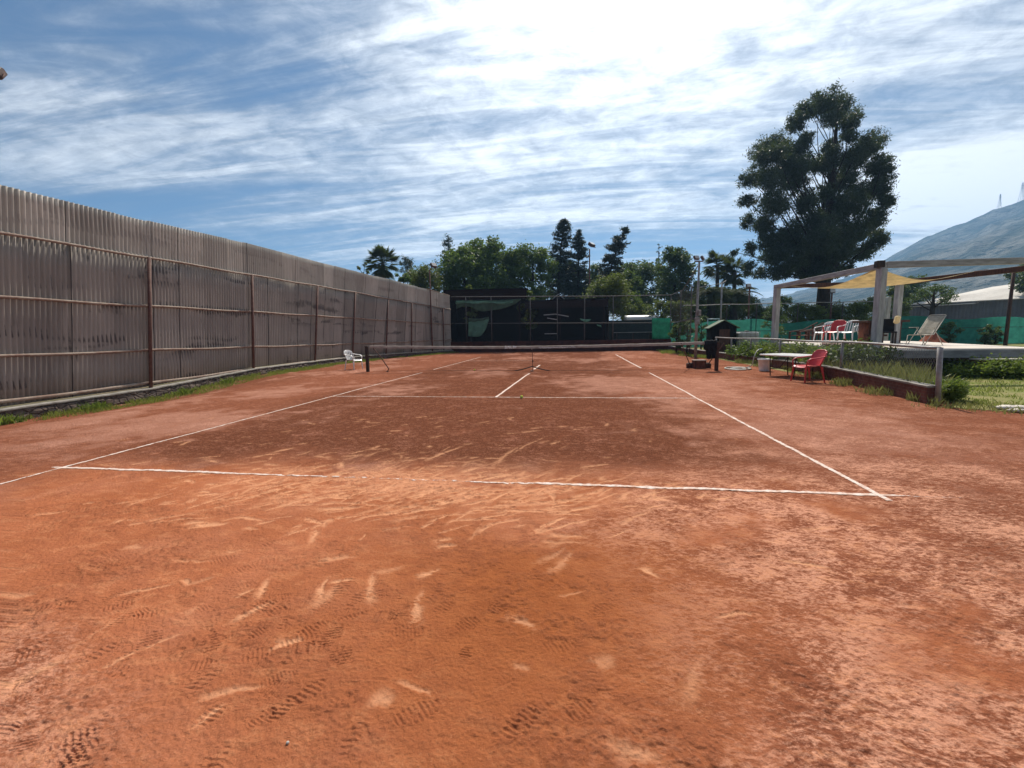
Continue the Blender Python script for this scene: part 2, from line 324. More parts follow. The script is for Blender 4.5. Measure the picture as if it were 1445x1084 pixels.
def clay_fields(X, Y):
    """height, scuff (pale slide marks), turned (shade painted into tread grooves, with damp clay), crust, dry"""
    sh = X.shape; x = X.ravel(); y = Y.ravel()
    near = np.clip(1-(y-1.5)/4, 0, 1)
    h = (fbm(x, y, .7, 3, 3)-.5)*.035*sst(-1.5, 3, -np.abs(y-1)+4)*0+(fbm(x, y, 2.2, 5, 3)-.5)*.010*near
    h = h+(fbm(x, y, 14, 9, 3)-.5)*.0045*near+(vnoise(x, y, 75, 13)-.5)*.004*near+clod_field(x, y)*(.002+.005*vnoise(x, y, 80, 159))*near
    scuff = np.zeros_like(x); damp_groove_shade = np.zeros_like(x)
    wx = (fbm(x, y, 9, 21, 4)-.5)*.12; wy = (fbm(x, y, 9, 27, 4)-.5)*.12; grain = .62*fbm(x, y, 26, 31, 3)+.38*vnoise(x, y, 85, 35)
    order = np.argsort(y); ys = y[order]
    def near_idx(cy, R, cx):
        a, b = np.searchsorted(ys, cy-R), np.searchsorted(ys, cy+R); i = order[a:b]
        return i[np.abs(x[i]-cx) < R]
    for (sx, sy2, a, L, w, s) in scuffs:
        i = near_idx(sy2, L*1.4+.1, sx)
        if not len(i): continue
        dx = x[i]-sx+wx[i]*.4; dy = y[i]-sy2+wy[i]*.4; u = dx*math.cos(a)+dy*math.sin(a); v = -dx*math.sin(a)+dy*math.cos(a)+.07*u*u/L*(1 if s > .6 else -1)
        m = np.exp(-(np.abs(u/L))**4)*np.exp(-(v/(w*(1-.35*u/L)))**2)
        m = m*sst(.40, .60, grain[i]+.20*m)
        scuff[i] = np.maximum(scuff[i], m*s); h[i] -= .004*m*s; 
        e = np.exp(-((np.abs(v)-w*1.5)/(w*.5))**2)*np.exp(-(np.abs(u/L))**4); h[i] += .003*e*s
    for (sx, sy2, a, L, w, s, pit) in prints:
        i = near_idx(sy2, L*1.6, sx)
        if not len(i): continue
        dx = x[i]-sx+wx[i]*.12; dy = y[i]-sy2+wy[i]*.12; u = dx*math.cos(a)+dy*math.sin(a); v = -dx*math.sin(a)+dy*math.cos(a)
        ww = w*(1+.18*np.cos(u/L*4)); m = sst(1.15, .8, (u/L)**4+(v/ww)**4)*sst(.36, .56, grain[i]+.06)
        ub = x[i]-sx; vb = y[i]-sy2; rib = np.sin(2*PI*(ub*math.cos(a)+vb*math.sin(a)+.2*(-ub*math.sin(a)+vb*math.cos(a)))/pit)
        h[i] += (-.0025+.004*np.clip(rib*1.5, -1, 1))*m*s
        rim = np.exp(-(((u/L)**4+(v/ww)**4-1.3)/.4)**2); h[i] += .003*rim*s*(grain[i])
        damp_groove_shade[i] = np.maximum(damp_groove_shade[i], m*s*(.5-.5*rib))
    cr = fbm(x, y, .55, 41, 3)
    crust = sst(.1, 1.3, (x-1.75-.45*(y+1)*0)-.35*np.sin(y*1.3)+2.2*(cr-.5)-.55*sst(-1.5, -3, y)*(-1.0))
    left = sst(.1, .9, (-1.7-y)*1.2-.1-np.maximum(0, x+.8)*.9+1.4*(cr-.5))*.85
    crust = np.clip(np.maximum(crust*(.30+.70*sst(2.2, -.4, y+1.2*(cr-.5))), left), 0, 1)
    return h.reshape(sh), scuff.reshape(sh), damp_groove_shade.reshape(sh), crust.reshape(sh)

# clay sheet: finer near the baseline where the relief is seen, coarser far off
nr, nc = 860, 980
inv = np.linspace(1/1.05, 1/36.0, nr); D = 1/inv; ysr = CY+D
ysr = np.concatenate([[-12, -7, -4.5, -3.6], ysr[ysr > -3.3]])
ysr = ysr[ysr < 29.05]; ysr = np.append(ysr, 29.05)
u = np.linspace(-1, 1, nc)
hw = 1.34*(np.maximum(ysr-CY, 1.0))+.35; xc = CX-.145*(ysr-CY)
XX = np.clip(xc[:, None]+hw[:, None]*u[None], -10.2, 8.9)
XX += np.linspace(-1e-3, 1e-3, nc)[None]     # keep clipped columns apart
XX = np.concatenate([XX[:, :1]+(-10.35-XX[:, :1])*np.linspace(1, .04, 24)[None], XX, np.full((len(ysr), 1), 9.3), np.full((len(ysr), 1), 13.0)], 1)
YY = np.repeat(ysr[:, None], XX.shape[1], 1)
hC, sc_, tu_, cr_m = clay_fields(XX, YY)
me = grid_mesh('clay_court', XX, YY, hC+dip(XX, YY))
attr(me, 'scuff', sc_); attr(me, 'damp_groove_shade', tu_)
xf, yf = XX.ravel(), YY.ravel()
n1 = fbm(xf, yf, .35, 51, 4); n2 = fbm(xf, yf*.6, .8, 57, 3)
n3 = fbm(xf, yf, 3.2, 59, 3); dap = .5*n1+.3*n2+.2*n3
inside = sst(.1, 1.1, yf+1.2*(n2-.5)+.5*(n3-.5))*sst(4.6, 3.3, np.abs(xf+.2)+1.4*(n2-.5)+.6*(n3-.5))
damp = inside*np.clip(sst(.40, .56, dap+.15-.14*sst(1.2, 3.8, xf)*sst(3.5, 6.5, yf)*sst(12, 9, yf))+.12, 0, 1)
court_in = inside*sst(3.7, 2.7, xf+.8*(n3-.5))
attr(me, 'crust', cr_m.ravel()*(1-.85*court_in))
edge_dark = np.maximum(sst(5.8, 7.6, xf+1.8*(n3-.5))*sst(.8, 3.2, yf+2*(n2-.5)), .8*sst(-6.6, -9.0, xf+1.5*(n3-.5))*sst(-1, 3, yf), .85*sst(6.0, 10.0, yf+2*(n2-.5)))*sst(.33, .6, dap+.04)
damp = np.maximum(damp, .85*edge_dark)
pale = .80*sst(.42, .62, .35*n2+.35*n1+.3*n3+.24*np.exp(-((xf-5.0)/1.7)**2-((yf-4.0)/2.8)**2)+.24*np.exp(-((xf-3.6)/1.3)**2-((yf-7.4)/2.2)**2)+.13*np.exp(-((xf+6.6)/2.2)**2-((yf-1.0)/3.5)**2)+.05*np.exp(-((yf-12.5)/1.2)**2)-.05-.12*court_in*sst(5.6, 4.4, yf)-.30*sst(6.7, 8.2, xf)*sst(3, 5, yf))
chalk = np.exp(-((yf+.12)/.62)**2)*sst(2.9, 1.0, np.abs(xf-.1))*sst(.35, .6, fbm(xf, yf, 2.4, 63, 3))
loose = sst(.9, -.3, yf)*sst(5, 3, np.abs(xf))
attr(me, 'damp', damp); attr(me, 'pale', pale); attr(me, 'chalk', chalk); attr(me, 'loose', loose)
rich = np.exp(-((xf-1.3)/1.0)**2-((yf+1.75)/1.15)**2)*sst(.34, .58, fbm(xf, yf, 1.1, 67, 3)+.12); attr(me, 'rich', rich); attr(me, 'clod_shade', clod_field(xf, yf)*sst(1.2, .2, yf))
t = NT('red_clay'); p = t.pos()
A = {k: t.attr(k) for k in ('scuff', 'damp_groove_shade', 'crust', 'damp', 'pale', 'chalk', 'loose', 'rich', 'clod_shade')}
warp = t.n('ShaderNodeVectorMath', operation='ADD'); nzc = t.n('ShaderNodeTexNoise'); nzc.inputs['Scale'].default_value = 3.0; t.l(p, nzc.inputs['Vector'])
vs_ = t.n('ShaderNodeVectorMath', operation='SCALE'); t.l(nzc.outputs['Color'], vs_.inputs[0]); vs_.inputs['Scale'].default_value = .09
t.l(p, warp.inputs[0]); t.l(vs_.outputs[0], warp.inputs[1])
fine = t.noise(p, 60, 6, .7); mid = t.noise(p, 9, 6, .65); big = t.noise(p, .9, 5, .6)
st2 = t.n('ShaderNodeMapping'); t.l(warp.outputs[0], st2.inputs['Vector']); st2.inputs['Scale'].default_value = (1, 1.8, 1); st2.inputs['Rotation'].default_value = (0, 0, -.55)
fl1 = t.noise(st2.outputs[0], 21, 6, .70); fl2 = t.noise(st2.outputs[0], 7, 5, .65); fl3 = t.noise(st2.outputs[0], 52, 5, .7); clu = t.noise(p, 1.9, 4, .6); flake = t.math('ADD', t.math('ADD', t.math('MULTIPLY', fl1, .46), t.math('MULTIPLY', fl2, .22)), t.math('ADD', t.math('MULTIPLY', fl3, .32), t.math('MULTIPLY', t.math('SUBTRACT', clu, .5), .30)))
flk = t.ramp(flake, .445, .575)
base = t.mix(t.ramp(big, .3, .7), (.44, .150, .069), (.34, .109, .047))
base = t.mix(t.math('MULTIPLY', t.ramp(mid, .35, .7), .45), base, (.29, .096, .050))
base = t.mix(t.math('MULTIPLY', t.ramp(fine, .5, .75), .35), base, (.20, .066, .040))
# compacted ground off the loose patch: browner
comp = t.mix(t.ramp(mid, .35, .65), (.285, .104, .057), (.20, .069, .039))
base = t.mix(t.math('SUBTRACT', 1.0, A['loose']), base, comp)
# damp playing area with small dry flecks
dk = t.mix(t.ramp(fine, .35, .65), (.105, .038, .022), (.19, .068, .037))
base = t.mix(t.math('MULTIPLY', A['damp'], t.ramp(mid, .18, .5)), base, dk)
fl4 = t.noise(p, 10, 8, .78); f4 = t.math('MULTIPLY', t.ramp(fl4, .53, .62), t.math('SUBTRACT', 1.0, A['loose']))
base = t.mix(t.math('MULTIPLY', f4, .46), base, (.42, .185, .11))
fleck = t.math('MULTIPLY', t.ramp(flake, .53, .60), t.math('MULTIPLY', t.math('SUBTRACT', 1.0, A['loose']), .6))
base = t.mix(fleck, base, (.43, .19, .125))
# dry pale dust
pf = t.math('MULTIPLY', A['pale'], t.math('ADD', .30, t.math('MULTIPLY', t.ramp(flake, .36, .60), .7)))
base = t.mix(t.math('MULTIPLY', pf, t.math('SUBTRACT', 1.0, t.math('MULTIPLY', A['loose'], .8))), base, (.50, .25, .175))
# broken crust
crc = t.mix(flk, t.mix(t.ramp(fine, .4, .7), (.19, .062, .034), (.29, .10, .052)), (.62, .30, .19))
base = t.mix(t.math('MULTIPLY', A['crust'], t.ramp(t.noise(p, 1.3, 4, .6), .30, .52)), base, crc)
base = t.mix(t.math('MULTIPLY', t.math('MULTIPLY', A['loose'], t.ramp(fl2, .50, .62)), t.math('MULTIPLY', t.ramp(fine, .35, .6), .4)), base, (.62, .27, .13))
base = t.mix(t.math('MULTIPLY', A['rich'], .95), base, t.mix(t.ramp(mid, .3, .7), (.33, .105, .036), (.26, .078, .028)))
base = t.mix(t.math('MULTIPLY', t.math('MULTIPLY', A['clod_shade'], t.ramp(fine, .35, .6)), .42), base, (.20, .066, .034))  # shade of the clumps painted as darker blotches
base = t.mix(t.math('MULTIPLY', A['damp_groove_shade'], .22), base, (.19, .06, .034))  # print grooves tinted dark: painted shade together with damp clay
grit = t.noise(p, 150, 3, .7)
base = t.mix(t.math('MULTIPLY', t.ramp(grit, .54, .72), .42), base, (.17, .052, .027)); base = t.mix(t.math('MULTIPLY', t.ramp(grit, .44, .28), .30), base, (.62, .28, .15))
base = t.mix(t.math('MULTIPLY', A['scuff'], .8), base, (.74, .37, .20))
base = t.mix(t.math('MULTIPLY', A['chalk'], t.math('MULTIPLY', t.math('ADD', .25, t.math('MULTIPLY', t.ramp(flake, .40, .60), .75)), .55)), base, (.60, .27, .15))
crk = t.math('MULTIPLY', t.math('SUBTRACT', 1.0, A['loose']), flk)
hgt = t.math('ADD', t.math('MULTIPLY', fine, .5), t.math('ADD', t.math('MULTIPLY', t.math('MULTIPLY', flake, .9), t.math('SUBTRACT', 1.0, t.math('MULTIPLY', A['loose'], .75))), t.math('ADD', t.math('MULTIPLY', mid, .3), t.math('MULTIPLY', crk, .2))))
MT['clay'] = t.done(t.bsdf(base, 1.0, 0, 0.0, t.bump(hgt, .75, .03)))
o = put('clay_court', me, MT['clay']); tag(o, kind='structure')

def clay_z(x, y):
    h, *_ = clay_fields(np.asarray(x, float), np.asarray(y, float)); return h+dip(np.asarray(x, float), np.asarray(y, float))
# ground to the horizon
gx = np.concatenate([[-9000, -3000, -800, -200, -80, -40], np.linspace(-20, 16, 37), [25, 40, 80, 200, 800, 3000, 9000]])
gy = np.concatenate([[-9000, -2000, -300, -60, -20], np.linspace(-8, 36, 45), [45, 60, 100, 200, 800, 3000, 9000]])
GX, GY = np.meshgrid(gx, gy); me = grid_mesh('ground', GX, GY, dip(GX, GY)-.03)
MT['earth'] = mk('dry_earth', (.20, .15, .09), (.12, .12, .05), .4, .95, 0, .1, .5, 8, .02, obj=False)
tag(put('ground', me, MT['earth']), kind='structure')

# lawn sheet right of the garden wall
def lawn_edge(y): return np.where(y < 4.75, 8.15+.55*np.maximum(0, 4.75-y)*1.2+.25*np.sin(y*2.1)+.15*np.sin(y*5.3), 8.55)
lx = np.linspace(0, 1, 60); ly = np.concatenate([np.linspace(1.0, 14, 80), np.linspace(14.6, 60, 50)])
LX = lawn_edge(ly)[:, None]+(60-lawn_edge(ly)[:, None])*(lx[None]**2.2); LY = np.repeat(ly[:, None], 60, 1)
LZ = .006+(fbm(LX, LY, .8, 71, 3)-.5)*.05*sst(0, .15, lx)[None]+.02*sst(0, .1, lx)[None]
me = grid_mesh('lawn', LX, LY, LZ)
MT['lawn'] = mk('patchy_lawn', (.17, .19, .05), (.27, .23, .10), 1.1, .95, 0, .1, .6, 25, .02, obj=False)
tag(put('lawn', me, MT['lawn']), kind='structure')

# ------------------------------------------------------------------ court lines (chalk on clay)
t = NT('worn_chalk'); p = t.pos(); n = t.noise(p, 14, 6, .7); n2_ = t.noise(p, 2.2, 4, .6); ed = t.attr('edge'); wr = t.attr('wear')
al = t.ramp(t.math('SUBTRACT', t.math('ADD', t.math('MULTIPLY', n, .9), t.math('MULTIPLY', n2_, .5)), t.math('ADD', t.math('MULTIPLY', ed, .62), wr)), .12, .30)
b = t.bsdf(t.mix(t.ramp(n, .38, .66), (.58, .38, .29), (.74, .64, .57)), .95, 0, .1); tr = t.n('ShaderNodeBsdfTransparent')
m = t.n('ShaderNodeMixShader'); t.l(al, m.inputs[0]); t.l(tr.outputs[0], m.inputs[1]); t.l(b, m.inputs[2]); MT['chalk'] = t.done(m.outputs[0])
def line(name, a, b, w, wear):
    a = np.array(a, float); b = np.array(b, float); L = np.linalg.norm(b-a); n = max(30, int(L/.04)); s = np.linspace(0, 1, n); d = (b-a)/L; nn = np.array([-d[1], d[0]])
    q = np.array([-1, -.5, 0, .5, 1]); wob = (fbm(s*L, s*0+a[0], 1.2, 81, 3)-.5)*.035
    ctr = a+s[:, None]*(b-a)+wob[:, None]*nn; P = ctr[:, None]+q[None, :, None]*nn*w*.85
    Z = clay_z(P[..., 0], P[..., 1])+.004
    me = grid_mesh(name, P[..., 0], P[..., 1], Z); attr(me, 'edge', np.repeat(np.abs(q)[None]**2, n, 0)); attr(me, 'wear', np.repeat(np.array([wear(k) for k in s])[:, None], 5, 1))
    return tag(put(name, me, MT['chalk']), kind='structure')
X = 4.115
bump_ = lambda a, b, s, k=.06: float(sst(a-k, a+k, s)*sst(b+k, b-k, s))
line('near_baseline', (-4.25, 0), (4.75, 0), .036, lambda s: .10+.24*bump_(.245, .36, s)+.36*bump_(.36, .575, s)+.1*bump_(.6, .65, s)+.4*float(sst(.925, .96, s))+.25*float(sst(.03, .0, s)))
line('left_sideline', (-X, -.55), (-X, 11.6), .03, lambda s: .06+.30*bump_(.012, .04, s, .01)+.12*bump_(.2, .3, s))
line('right_sideline', (X, -.12), (X, 11.35), .033, lambda s: .04)
line('near_service_line', (-X, 5.485), (X, 5.485), .036, lambda s: .14+.12*bump_(.05, .4, s))
line('centre_service_line', (-.17, 5.485), (-.02, 11.2), .04, lambda s: .04)
line('far_centre_service_line', (0, 12.9), (0.05, 15.2), .06, lambda s: .05)
line('far_service_line', (-X, 18.29), (-.6, 18.29), .05, lambda s: .22)
line('far_left_sideline', (-X, 12.9), (-X, 22), .05, lambda s: .24)
line('far_right_sideline', (X, 13.3), (X, 23.6), .052, lambda s: .02)

# ------------------------------------------------------------------ corrugated boundary fence
FY = np.array([-9, -5, 3.5, 6.7, 10.9, 15.3, 18.8, 21.8, 26.2, 29.35]); FX = np.array([-10.6, -10.6, -10.6, -10.52, -10.58, -10.72, -10.6, -10.05, -8.9, -8.1])
yy = np.linspace(-9, 29.35, 800); xx = np.interp(yy, FY, FX)
k = np.ones(61)/61; xp = np.pad(xx, 30, mode='reflect', reflect_type='odd'); xx = np.convolve(xp, k, 'valid')
fx = lambda y: np.interp(y, yy, xx)
def fI(vals): return lambda y: np.interp(y, FY, vals)
f_top = fI([4.75, 4.75, 4.75, 4.78, 4.94, 5.0, 5.0, 4.9, 4.65, 4.4]); f_led = fI([0, 0, 0, .04, .26, .28, .28, .28, .23, .2])
f_r = [fI([3.7, 3.7, 3.7, 3.72, 3.76, 3.82, 3.82, 3.7, 3.5, 3.37]), fI([2.35]*4+[2.38, 2.4, 2.4, 2.36, 2.26, 2.2]), fI([1.1, 1.1, 1.1, 1.1, 1.06, 1.0, 1.0, .97, 1, 1]), fI([.14, .14, .14, .16, .23, .26, .26, .26, .26, .24])]
def ftan(y):
    d = np.array([fx(y+.1)-fx(y-.1), .2]); d /= np.linalg.norm(d); return d, np.array([d[1], -d[0]])
fence = thing('corrugated_fence', 'tall weathered corrugated sheet fence with rusty pipe frame along left side of court', 'fence', (float(fx(10)), 10, 0))
fo = np.array([float(fx(10)), 10.0, 0])
y0 = -5.0; rs = np.random.default_rng(5)
while y0 < 29.2:
    w = min(rs.choice([.84, .95, 1.05, 1.15]), 29.33-y0)
    for row in (0, 1):
        j = rs.normal(0, .12) if row else 0
        a, bb = y0+j*.3-.08, y0+w+.10+j*.3; n = max(12, int(w/.1*8)); s = np.linspace(a, min(bb, 29.33), n); tilt = float(np.interp(y0, [-5, 3, 8, 12, 16, 22, 25.5, 28], [.09, .1, .1, .1, .18, .20, .10, .0]))
        lo = f_led(s)+(.02 if row == 0 else 0); z0 = lo if row == 0 else f_r[0](s)-.12; z1 = f_r[0](s)+.06 if row == 0 else f_top(s)+rs.normal(0, .008)
        if y0 > 26.3 and row == 1: z1 = f_top(s)
        G = []; off = (-.035 if row else 0)+(.009 if int(y0*7) % 2 else -.009)+rs.normal(0, .004)
        for q in np.linspace(0, 1, 7):
            z = z0+(z1-z0)*q; yv = np.minimum(s+tilt*(z-2), 29.34); pts = []
            for yk, zk, sk in zip(yv, z, s):
                d, nn = ftan(yk); A_ = (.026 if row else .023)*math.sin(2*PI*sk/.105)+off+.02*math.sin(zk*1.3+y0)*(.4)
                pts.append((fx(yk)+nn[0]*A_, yk+nn[1]*A_, zk))
            G.append(pts)
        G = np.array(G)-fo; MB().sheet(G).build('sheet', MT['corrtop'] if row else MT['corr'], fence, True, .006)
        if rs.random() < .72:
            e_ = G[:, n//9]; nv = np.array([ftan(y0)[1][0], ftan(y0)[1][1], 0])*(.02 if row else .03); MB().tube(e_+nv, rs.uniform(.006, .012), 4, False).build('seam', MT['seam'], fence)  # added dark strip, paints the shadow line at the sheet joint
    y0 += w
for i, fr in enumerate(f_r):
    ys_ = np.linspace(-5, 29.3, 120); off = .075
    Pp = [(fx(q)+ftan(q)[1][0]*off, q+ftan(q)[1][1]*off, float(fr(q))+.012*math.sin(q*1.7+i)) for q in ys_]
    MB().tube(np.array(Pp)-fo, .032 if i < 3 else .04, 8).build('rail', MT['rust'], fence, True)
def fence_y_at(px, z=1.5):
    q = np.linspace(-4, 29.3, 1200); c = np.array([pxcol((fx(k)+.15, k, z)) for k in q]); return float(np.interp(px, c, q))
for px, lean in [(-60, .1), (211, .11), (357, .095), (446, .18), (499, .21), (546, .21), (581, .13), (626, .05)]:
    yb = fence_y_at(px, 1.5) if px > 0 else 1.7; d, nn = ftan(yb); x0 = fx(yb)+nn[0]*.15
    MB().tube(np.array([(x0, yb-lean*1.55, float(dip(x0, yb))-.05), (x0, yb+lean*2.25, float(f_r[0](yb)))])-fo, .045, 8).build('post', MT['rustdark'], fence, True)
ys_ = np.linspace(26.3, 29.3, 20); Pp = [(fx(q)+.03, q, float(f_top(q))+.02) for q in ys_]; MB().tube(np.array(Pp)-fo, .03, 8).build('top_rail', MT['rust'], fence, True)
# rubble footing with cement cap
base = thing('stone_base_wall', 'low rubble stone wall with cement cap under the corrugated fence', 'wall', (float(fx(10)), 10, 0))
ys_ = np.linspace(-5, 29.2, 420); n_ = len(ys_); prof = [(.30, -1), (.29, .5), (.25, 1)]
G = []
for q in ys_:
    d, nn = ftan(q); r_ = []
    g0, l0 = float(dip(fx(q)+.3, q))-.06, float(f_led(q))-.05
    for o_, kz in ((.30, 0), (.30, .35), (.28, .7), (.26, 1.0)):
        bz = g0+(l0-g0)*kz; o2 = o_+.05*(vnoise(q, bz*3, 4.5, 91)-.5)+.03*(vnoise(q, bz*3, 13, 92)-.5)
        r_.append((fx(q)+nn[0]*o2, q+nn[1]*o2, bz))
    r_.append((fx(q)-nn[0]*.1, q-nn[1]*.1, l0)); G.append(r_)
MB().sheet(np.array(G)-fo).build('stonework', MT['rubble'], base)
G = []
for q in ys_:
    d, nn = ftan(q); l0 = float(f_led(q)); w_ = .012*(vnoise(q, 0, 6, 93)-.5)
    G.append([(fx(q)+nn[0]*o2, q+nn[1]*o2, l0+z_+w_) for o2, z_ in ((.27, -.048), (.285, -.03), (.28, -.004), (.262, .0), (.06, .008))])
MB().sheet(np.array(G)-fo).build('cap', MT['cementcap'], base)

# ------------------------------------------------------------------ tennis net
netx0, netx1, NY = -6.45, 6.45, 12.05
def ntop(x): return .93+.09*(abs(x)/6.45)**1.6
net = thing('tennis_net', 'long black tennis net with dirty pale tape across the clay court', 'net', (0, NY, 0))
G = [[(x, dy, ntop(x)+dz) for dy, dz in ((-.012, -.086), (-.016, -.01), (0, .012), (.016, -.01), (.012, -.086))] for x in np.linspace(netx0+.08, netx1-.08, 130)]
for i_, g_ in enumerate(G):
    w_ = .012*(vnoise(i_*.1, 0, 9, 95)-.5); G[i_] = [(a, b2, c2+w_) for a, b2, c2 in g_]
MB().sheet(G).build('tape', MT['tape'], net, True)
def nbot(x): return .03+.15*max(0, 1-abs(x)/.58)**1.25
m = MB()
for x in np.arange(netx0+.1, netx1-.1, .05): m.tube([(x, 0, nbot(x)), (x+.004, 0, ntop(x)-.085)], .0011, 3, False)
for kz in np.linspace(0, 1, 19): m.tube([(x, .001, nbot(x)+(ntop(x)-.10-nbot(x))*kz) for x in np.linspace(netx0+.1, netx1-.1, 60)], .0011, 3, False)
m.build('netting', MT['netcord'], net)
MB().tube([(x, .005, nbot(x)) for x in np.concatenate([np.linspace(-6.3, -.7, 30), np.linspace(-.6, .6, 25), np.linspace(.7, 6.3, 30)])], [.006]*30+[.018]*25+[.006]*30, 6).build('bottom_cord', MT['netcord'], net)
MB().box((0.02, 0, .47), (.018, .008, .92)).box((.03, -.01, .38), (.045, .02, .08)).build('centre_strap', MT['rustdark'], net)
MB().box((.0, 0, .012), (.12, .12, .02), bev=.005).build('ground_anchor', MT['blackmetal'], net)
MB().box((.0, -.015, .87), (.03, .006, .12)).build('strap_loop', MT['tape'], net)
mm = MB(); rr = random.Random(4); G = []
for k_ in range(60):
    x = .25+1.35*k_/59; zz = ntop(x)-.03-.03*rr.random(); G.append([(x, -.021, zz), (x, -.023, zz-.012-.022*rr.random())])
mm.sheet(G).build('frayed_lacing', MT['white_plastic'], net)
mm = MB()
for k_ in range(9):
    x = -.98+rr.random()*.36; mm.box((x, -.025, ntop(x)-.01-.05*rr.random()), (.06+.08*rr.random(), .02, .03+.02*rr.random()), roty(rr.uniform(-.6, .6)), bev=.006)
o = mm.build('torn_tape_knot', MT['white_plastic'], net)
for sx, lb in ((-1, 'dark square steel net post near the white chair on the left'), (1, 'rusty dark net post on the right next to the hanging black garment')):
    r_ = thing('net_post', lb, 'net post', (sx*6.5, NY, 0), 0, 'tennis net posts')
    MB().box((0, 0, .49), (.115, .10, .98), bev=.012).build('shaft', MT['blackmetal'] if sx < 0 else MT['brownwood'], r_)
    MB().box((0, 0, .995), (.13, .115, .03), bev=.008).build('cap', MT['blackmetal'], r_)
    MB().tube([(-sx*.10, -.03, .62), (-sx*.1, .06, .62)], .035, 10).tube([(-sx*.1, -.03, .62), (-sx*.1, -.05, .62), (-sx*.02, -.06, .70)], .01, 6).build('winder', MT['blackmetal'], r_, True)
# rod leaning from the left end of the tape to the ground
br = thing('net_stay', 'thin dark bent rod leaning against the left end of net tape', 'rod', (-5.95, NY-.02, 0))
MB().tube([(.0-.28, .02, .93), (.0, 0, .62), (.22, 0, .28), (.33, 0, .12), (.28, -.03, .0)], .02, 7).build('shaft', MT['rustdark'], br, True); MB().box((.28, -.03, .012), (.09, .06, .024), bev=.006).build('foot', MT['rustdark'], br)

# ------------------------------------------------------------------ plastic chairs
CHAIR = {}
def arcpts(p0, p1, p2, n=9):
    p0, p1, p2 = map(lambda q: np.array(q, float), (p0, p1, p2)); s = np.linspace(0, 1, n)[:, None]; return (1-s)**2*p0+2*s*(1-s)*p1+s*s*p2
def chair(label, loc, rz, mat, slats, group=None, sc=1.0):   # front looks along local -Y
    r = thing('plastic_chair', label, 'chair', loc, rz, group); r.scale = (sc, sc, sc)
    key = (mat, slats)
    if key in CHAIR:
        for nm, me in CHAIR[key]: put(nm, me, None, r)
        return r
    MM = MT[mat]; parts = []
    def fin(mb, nm, smooth=True, solid=0):
        o = mb.build(nm, MM, r, smooth, solid); parts.append((nm, o.data))
        return o
    # seat: dished sheet with a rolled front edge
    G = []
    for v in np.linspace(0, 1, 12):
        y = -.25+.47*v; w = .235+.02*math.sin(PI*v)-.025*v
        G.append([(w*u_, y, .43-.022*math.sin(PI*min(1, v*1.1))*(1-u_*u_)-(.035 if v == 0 else 0)+.012*abs(u_)**3) for u_ in np.linspace(-1, 1, 11)])
    top = np.array(G); bot = top.copy()[::-1]; bot[..., 2] -= .016
    fin(MB().sheet(top).sheet(bot), 'seat')
    # backrest
    m = MB()
    def back(u_, v): return np.array([(.225+.015*v-.06*max(0, v-.75)*2*abs(u_))*u_, .215+.15*v-.035*(1-u_*u_)*(1-v)*0-.05*abs(u_)**2*(1-v*.4), .44+.41*v-.05*(abs(u_)**3)*max(0, v-.6)*2.5])
    if slats:
        for ub in np.linspace(-.72, .72, 5):
            g1 = np.array([[back(ub-.085, v), back(ub+.085, v)] for v in np.linspace(.0, .86, 8)]); g2 = g1[:, ::-1]+np.array([0, .012, 0]); m.sheet(g1); m.sheet(g2)
        g1 = np.array([[back(u_, v) for u_ in np.linspace(-1, 1, 11)] for v in (.84, .92, 1.0)]); m.sheet(g1); m.sheet(g1[:, ::-1]+np.array([0, .014, 0]))
    else:
        g1 = np.array([[back(u_, v) for u_ in np.linspace(-.95, .95, 11)] for v in np.linspace(0, 1, 9)]); m.sheet(g1); m.sheet(g1[:, ::-1]+np.array([0, .014, 0]))
    m.tube([back(u_, 1.0)+(0, .006, 0) for u_ in np.linspace(-1, 1, 11)], .014, 6)
    for s_ in (-1, 1): m.tube([back(s_*.98, v)+(0, .006, 0) for v in np.linspace(0, 1, 8)], .016, 6)
    fin(m, 'backrest')
    for s_ in (-1, 1):
        m = MB(); pth = np.concatenate([arcpts((s_*.235, .32, .70), (s_*.285, .12, .655), (s_*.285, -.06, .645), 8), arcpts((s_*.285, -.06, .645), (s_*.285, -.20, .64), (s_*.28, -.215, .56), 6)[1:], arcpts((s_*.28, -.215, .56), (s_*.27, -.225, .5), (s_*.255, -.22, .43), 5)[1:]])
        L_ = np.array([[p_+np.array([-.028, 0, .0]), p_+np.array([0, 0, .012]), p_+np.array([.028, 0, .0]), p_+np.array([.02, 0, -.014]), p_+np.array([-.02, 0, -.014]), p_+np.array([-.028, 0, 0])] for p_ in pth])
        m.sheet(L_); fin(m, 'armrest')
        for fr in (-1, 1):
            y0_, y1_ = (-.215, -.25) if fr < 0 else (.20, .285); m = MB()
            a = np.array([s_*.235, y0_, .425]); b = np.array([s_*.27, y1_, 0]); rings = []
            for q in np.linspace(0, 1, 5):
                c = a+(b-a)*q; w1, w2 = .045-.02*q, .03-.008*q
                rings.append([c+np.array(k_) for k_ in ((-w1*.5*s_ + 0, -w2*.6, 0), (w1*.5*s_, -w2*.6, 0), (w1*.5*s_, w2*.6, 0), (-w1*.5*s_, w2*.6, 0), (-w1*.5*s_, -w2*.6, 0))])
            m.sheet(rings); m.add([rings[-1][i] for i in range(4)], [(0, 1, 2, 3)]); fin(m, 'leg', False)
    CHAIR[key] = parts; return r
chair('white plastic armchair with slatted back standing alone by the corrugated fence', (-7.72, 13.25, 0), math.radians(74), 'white_plastic', True, 'plastic garden chairs', .95)
chair('red plastic armchair on clay beside the white folding table', (7.72, 8.55, 0), math.radians(-80), 'red_plastic', False, 'plastic garden chairs')

